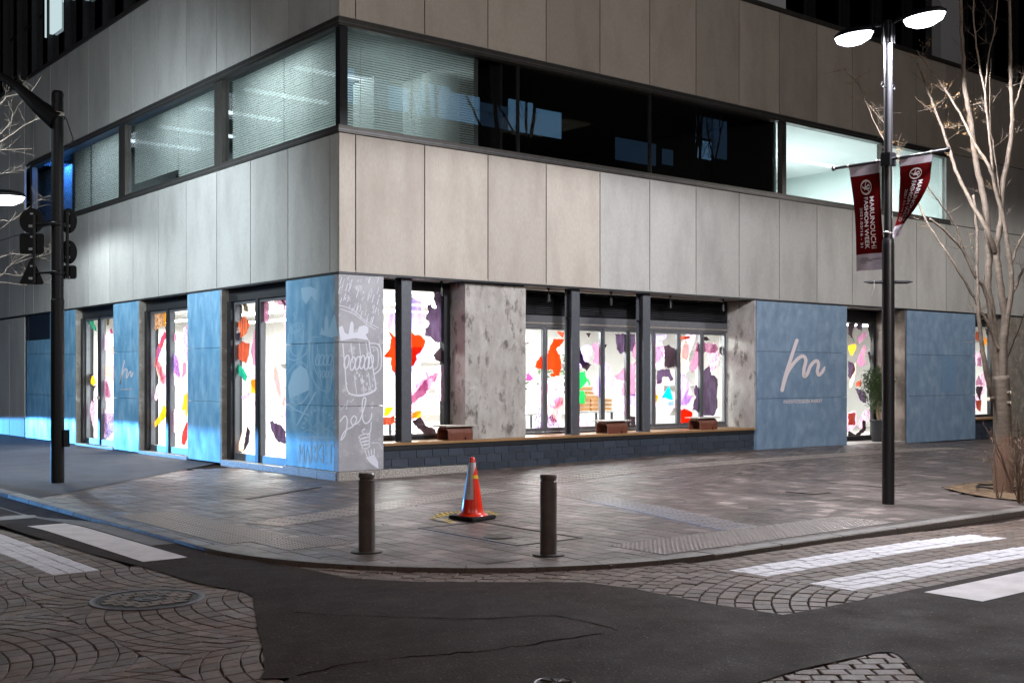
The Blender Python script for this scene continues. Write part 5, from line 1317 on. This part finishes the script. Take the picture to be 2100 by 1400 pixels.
LIMBS = [([(2046, 830, 0), (2032, 801, -.05), (2020, 751, -.1), (2013, 700, -.1), (2007, 640, -.12), (2004, 560, -.1), (2003, 470, -.05), (1996, 400, 0)], .062, .025),
         ([(2048, 800, .02), (2040, 720, .05), (2034, 647, .08), (2026, 590, .1), (2028, 516, .15), (2020, 420, .2), (2004, 344, .25), (1992, 256, .3), (1980, 192, .3), (1976, 120, .35), (1970, 20, .4), (1966, -120, .45)], .095, .03),
         ([(2056, 800, 0), (2058, 710, -.02), (2062, 647, -.05), (2052, 592, -.08), (2044, 512, -.1), (2054, 444, -.15), (2056, 380, -.2), (2072, 300, -.25), (2076, 232, -.3), (2072, 160, -.3), (2072, 40, -.35), (2070, -120, -.4)], .09, .024),
         ([(2042, 520, -.1), (2024, 472, -.2), (1992, 416, .0), (1960, 348, .25), (1942, 290, .45), (1916, 220, .7), (1900, 180, .85), (1882, 130, 1.0)], .05, .016),
         ([(2060, 700, -.03), (2074, 592, -.15), (2072, 540, -.2), (2058, 452, -.25), (2040, 380, -.3), (2028, 340, -.35), (2000, 296, -.2), (1968, 232, .1), (1932, 176, .4), (1900, 132, .6), (1880, 104, .7)], .055, .012),
         ([(2036, 352, -.32), (2028, 272, -.35), (2020, 192, -.4), (2006, 120, -.42), (1998, 52, -.45), (1994, -60, -.5)], .026, .012),
         ([(2020, 192, -.4), (2028, 116, -.42), (2040, 52, -.45), (2050, -40, -.5)], .016, .008),
         ([(2052, 410, -.2), (2038, 304, -.28), (2030, 240, -.3), (2032, 120, -.3)], .018, .008),
         ([(2044, 725, .02), (2030, 670, .0), (2010, 635, -.02), (1992, 600, -.05), (1952, 532, -.12), (1924, 492, .1), (1900, 452, .25), (1862, 370, .6), (1830, 310, .9), (1804, 272, 1.1), (1786, 235, 1.3), (1772, 200, 1.4), (1760, 172, 1.5), (1742, 154, 1.6), (1728, 138, 1.7)], .034, .004),
         ([(2050, 716, .0), (2039, 694, .0), (2022, 600, -.05), (1998, 564, -.1), (1974, 512, -.18), (1940, 476, -.25), (1906, 448, -.3)], .045, .02),
         ([(1976, 512, -.18), (1956, 456, -.25), (1924, 412, -.35), (1902, 380, -.4), (1880, 330, -.45)], .02, .008),
         ([(2072, 552, .05), (2085, 510, .1), (2100, 478, .15), (2125, 410, .2)], .03, .015), ([(2064, 620, .0), (2082, 590, .05), (2100, 548, .1), (2135, 480, .1)], .035, .02),
         ([(2066, 735, .0), (2082, 695, .05), (2102, 640, .1), (2125, 580, .1)], .016, .008), ([(2076, 232, -.3), (2090, 190, -.3), (2104, 140, -.3), (2120, 60, -.3)], .022, .01),
         ([(1776, 208, 1.37), (1800, 238, 1.3), (1816, 256, 1.25)], .008, .008)]
lb = MB(); tw = MB(); bd = MB(); PS = []
for pts, r0, r1 in LIMBS:
    P = limb(lb, [k2(*p) for p in pts], r0 * .76, r1 * .7, 8, 5, .008); PS.append(P)
lb.build('limbs', 'bark', TR, smooth=True)
for i, P in enumerate(PS):
    twigs(tw, P, {8: 16, 3: 12, 4: 16, 1: 9, 2: 9}.get(i, 5), .4, .0036, .75, bd if i in (3, 4, 8, 0) else None, .35, 2)
tw.build('twigs', 'bark', TR)['kind'] = 'stuff'; bd.build('buds', 'bud', TR)['kind'] = 'stuff'
for px, py in ((2073, 805), (2073, 826), (2027, 818)):
    p = tp(px, py, -.13); d = (RTV * (1 if px > 2050 else -1) - FWV * .8).normalized()
    MB().tube([tuple(p - d * .12), tuple(p)], [.032, .026], 10).build('pruned_stub', 'bark', TR); MB().tube([tuple(p), tuple(p + d * .004)], [.026, .024], 10).build('cut_face', 'cutwood', TR)
# left-hand tree whose branches reach in from outside the frame
random.seed(33)
D2 = 21.0
bx, by = G(-190, HY + FPX * CAMZ / D2)
T2 = empty('bare_tree', 'bare tree reaching its thin branches in at the left edge', 'tree', (bx, by, 0)); T2o = Vector(T2.location)
def k3(px, py, dd=0.0): return tuple(PD(px, py, D2 + dd) - T2o)
b = MB(); limb(b, [(0, 0, -.05), (0, 0, 1.2), (.02, .03, 2.4), (.05, 0, 4.0), (.1, 0, 6.0), (.15, .1, 8.5)], .13, .03, 12); b.build('trunk', 'bark', T2, smooth=True)
lb = MB(); tw = MB(); PS = []
for pts, r in (([(-185, 420), (-90, 290), (0, 214), (10, 200), (31, 195), (62, 188), (86, 156)], .03), ([(-180, 470), (-80, 340), (0, 291), (27, 274), (62, 250), (106, 238)], .03), ([(-90, 380), (0, 276), (26, 240), (17, 212)], .018), ([(-180, 400), (-90, 320), (0, 308), (21, 307), (65, 305)], .022),
               ([(-180, 440), (-80, 370), (0, 356), (27, 353), (48, 344)], .016), ([(-180, 560), (-60, 470), (0, 452), (20, 454), (41, 442)], .02), ([(-180, 600), (-60, 545), (0, 528), (24, 521), (62, 521), (110, 505)], .022), ([(-185, 680), (-60, 600), (0, 566), (20, 545), (55, 524), (106, 511)], .026),
               ([(-60, 590), (0, 562), (38, 566), (70, 560)], .014), ([(-185, 640), (-60, 590), (0, 579), (51, 584), (106, 574)], .02), ([(20, 545), (60, 530), (100, 520), (112, 500)], .012), ([(0, 470), (40, 440), (80, 410), (110, 400)], .008)):
    PS.append(limb(lb, [k3(*p) for p in pts], r * .75, r * .16, 6, 4, .01))
lb.build('limbs', 'bark', T2, smooth=True)
for P in PS: twigs(tw, P, 6, .4, .004, .6, None, .45, 1)
tw.build('twigs', 'bark', T2)['kind'] = 'stuff'

# ---- planting bed, shrubs, hose ring
soil = struct(sheet('planting_bed', BED, [], lambda x, y: .012 + .03 * mnoise.noise(Vector((x * 3, y * 3, 0))) + zpav(x, y), 'soil', box=(5.4, 9, -8.5, 6.6), step=.16))
b = MB(); random.seed(3)
for i in range(900):
    x = random.uniform(5.5, 8.2); y = random.uniform(-8.4, -6.65)
    if not inpoly(x, y, BED): continue
    a = random.uniform(0, 6.28); l = random.uniform(.02, .07); dx, dy = math.cos(a) * l, math.sin(a) * l; z = .03 + .025 * mnoise.noise(Vector((x * 3, y * 3, 0)))
    b.quad((x, y, z), (x + dx, y + dy, z + random.uniform(0, .012)), (x + dx - dy * .08, y + dy + dx * .08, z + .004), (x - dy * .08, y + dx * .08, z))
o = b.build('straw_mulch', mat('straw', '9a8362', '75603f', 20, .9)); o['kind'] = 'stuff'
hc = G(2015, 1006); o = MB().tube([(.27 * math.cos(t * .2094) * 1.3, .27 * math.sin(t * .2094), .03 + .008 * math.sin(t)) for t in range(29)], .014, 8).build('hose_ring', 'black'); o.location = (hc[0] + .25, hc[1] - .1, .03); tag(o, 'black irrigation hose looped on the soil at the tree foot', 'hose')
def shrub(name, label, px, py, h, n, wid):
    x, y = G(px, py); e = empty(name, label, 'shrub', (x, y, .02), group='bare shrubs in the bed'); b = MB(); t2 = MB()
    for i in range(n):
        a = random.uniform(0, 6.28); w = wid * random.random() ** .5
        pts = [(0.02 * math.cos(a), .02 * math.sin(a), 0), (w * .35 * math.cos(a), w * .35 * math.sin(a), h * .35), (w * .75 * math.cos(a + .2), w * .75 * math.sin(a + .2), h * .72), (w * math.cos(a + .3), w * math.sin(a + .3), h * random.uniform(.8, 1.05))]
        P = limb(b, pts, .009, .003, 5, 4, .01); twigs(t2, P, 9, .22, .0035, .7, None, .25, 1)
    b.build('stems', 'twig', e); t2.build('twigs', 'twig', e)['kind'] = 'stuff'
random.seed(9)
shrub('bare_shrub', 'thin single-stemmed bare shrub before the wrapped tree trunk', 2048, 1024, .75, 3, .22)
shrub('bare_shrub', 'dense russet bare shrub at the right edge beside the tree', 2092, 1034, .95, 16, .5)
shrub('bare_shrub', 'tall pale-tipped bare shrub behind the wrapped trunk', 2096, 1005, 1.15, 9, .35)

# ---- things inside the shop
def table(x, y, lab, lx=1.4, ly=.6):
    e = empty('display_table', lab, 'table', (x, y, .06), group='shop tables'); MB().box(-lx / 2, lx / 2, -ly / 2, ly / 2, .82, .86).build('table_top', 'white', e)
    lm = MB().box(-.02, .02, -.02, .02, 0, .82).mesh('leg', 'greyframe')
    for sx in (-1, 1):
        for sy in (-1, 1): link('leg', lm, e, (sx * (lx / 2 - .05), sy * (ly / 2 - .05), 0))
table(5.2, 2.0, 'long white shop table seen through the left folding doors'); table(7.4, 2.4, 'white shop table with plywood crates behind the middle folding doors'); table(1.7, 1.9, 'white shop table behind the window with the big red film')
cm = MB()
for z in (0, .09, .18): cm.box(-.3, .3, -.2, -.185, z, z + .07).box(-.3, .3, .185, .2, z, z + .07).box(-.3, -.285, -.185, .185, z, z + .07).box(.285, .3, -.185, .185, z, z + .07)
cm.box(-.285, .285, -.185, .185, 0, .012); cmm = cm.mesh('plywood_crate', 'woodin')
for i, (x, y, z, lab) in enumerate(((7.15, 2.4, .921, 'lower left plywood crate on the shop table'), (7.8, 2.4, .921, 'lower right plywood crate on the shop table'), (7.45, 2.4, 1.182, 'plywood crate on top of two others on the shop table'))):
    tag(link('plywood_crate', cmm, None, (x, y, z)), lab, 'crate', 'crates in the shop')
for x, y, lab in ((6.0, 3.2, 'tall leafy plant inside the shop behind the green film'), (7.9, 3.8, 'leafy indoor plant further back in the shop')):
    e = empty('indoor_plant', lab, 'plant', (x, y, .06)); MB().lathe([(.14, 0), (.18, .4), (.16, .38)], 14).build('pot', 'white', e); b = MB(); b.tube([(0, 0, .36), (.03, 0, 1.2)], .015, 6); b.build('stem', 'stem', e)
    b = MB(); leafcloud(b, 160, (0, 0, 1.6), (.45, .45, .6), .14, .06); b.build('foliage', 'plant', e)['kind'] = 'stuff'

# ---- the other side of the street (seen only as reflections in the upper glass)
OB = empty('building_opposite', 'dark building across the street with lit blue window band, mirrored in the upper glass', 'building', (30, -36, 0))
MB().box(-42, 42, -4, 0, 0, 26).build('facade', 'brickfar', OB)
for i in range(11):
    MB().box(-16 + i * 2.05, -14.0 + i * 2.05, 0, .05, 15.9, 17.7 - .25 * (i % 3)).build('window', 'winlit' if i not in (4, 8) else 'winlit2', OB)
for x0, x1, z0, z1, m in ((11, 14.6, 15.2, 16.6, 'winlit2'), (15.2, 16.2, 15.4, 16.4, 'winlit2'), (18.4, 19.9, 16.2, 17.4, 'winlit'), (20.0, 21.5, 16.4, 19, 'winlit2'), (18.4, 19.9, 17.6, 19, 'winlit2'), (4, 5.2, 20, 21, 'winlit2')):
    MB().box(x0, x1, 0, .05, z0, z1).build('window', m, OB)

def copy_tree(src, loc, rz, sc, label):
    r = src.copy(); COL.objects.link(r); r.location = loc; r.rotation_euler = (0, 0, rz); r.scale = (sc, sc, sc); tag(r, label, 'tree')
    for ch in list(src.children):
        c = ch.copy(); COL.objects.link(c); c.parent = r
    return r
copy_tree(TR, (18.5, -23, 0), 1.0, 2.5, 'first bare tree across the street, mirrored in the upper glass')
copy_tree(TR, (23.5, -24, 0), 2.4, 2.6, 'second bare tree across the street, mirrored in the upper glass')
copy_tree(TR, (37.0, -26, 0), 4.0, 2.6, 'third bare tree across the street, mirrored in the upper glass')
# ---- street lamps on the near side, behind the photographer
def near_lamp(x, y, z, label, power, col, aim, cone=160, blend=.5):
    e = empty('street_lamp', label, 'street lamp', (x, y, 0)); MB().lathe([(.09, -.4), (.07, z)], 14).build('shaft', 'polegrey', e)
    hd = lamp_head(e, 0, 1); hd.location = (0, 0, z + .02)
    lamp('near_lamp_light', 'SPOT', (x, y, z - .1), power, col, aim=aim, size=.6, spot_size=R_(cone), spot_blend=blend)
near_lamp(0.5, -17.0, 6.2, 'street lamp on the opposite pavement, out of view to the right', 2900, (1.0, .92, .85), (4.5, 0, 4.6), 88, 1.0)
near_lamp(17.6, -7.44, 6.2, 'street lamp added along the right pavement to light the facade, out of view', 1500, (1.0, .95, .9), (17.6, -7.2, 0), 179, .12)  # extra lamp put in out of view to brighten the far right facade
near_lamp(-13.5, -9.5, 6.2, 'street lamp on the opposite side street pavement, out of view', 3200, (.97, 1.0, .98), (0, 9, 5.2), 92, 1.0)
tag(MB().box(HLX - 1.6, HLX + .045, HLY - 1.05, HLY - 1.0, -.13, 1.5).build('beam_blocker', 'steeldark'), 'unseen dark plate added to keep the headlamp beam off the road', 'panel')  # blocker added out of view, shields the foreground from the blue beam
near_lamp(-8.2, -18.5, 6.2, 'warm street lamp behind the photographer, out of view', 520, (1.0, .55, .34), (-7.0, -12.5, 0), 120, 1.0)
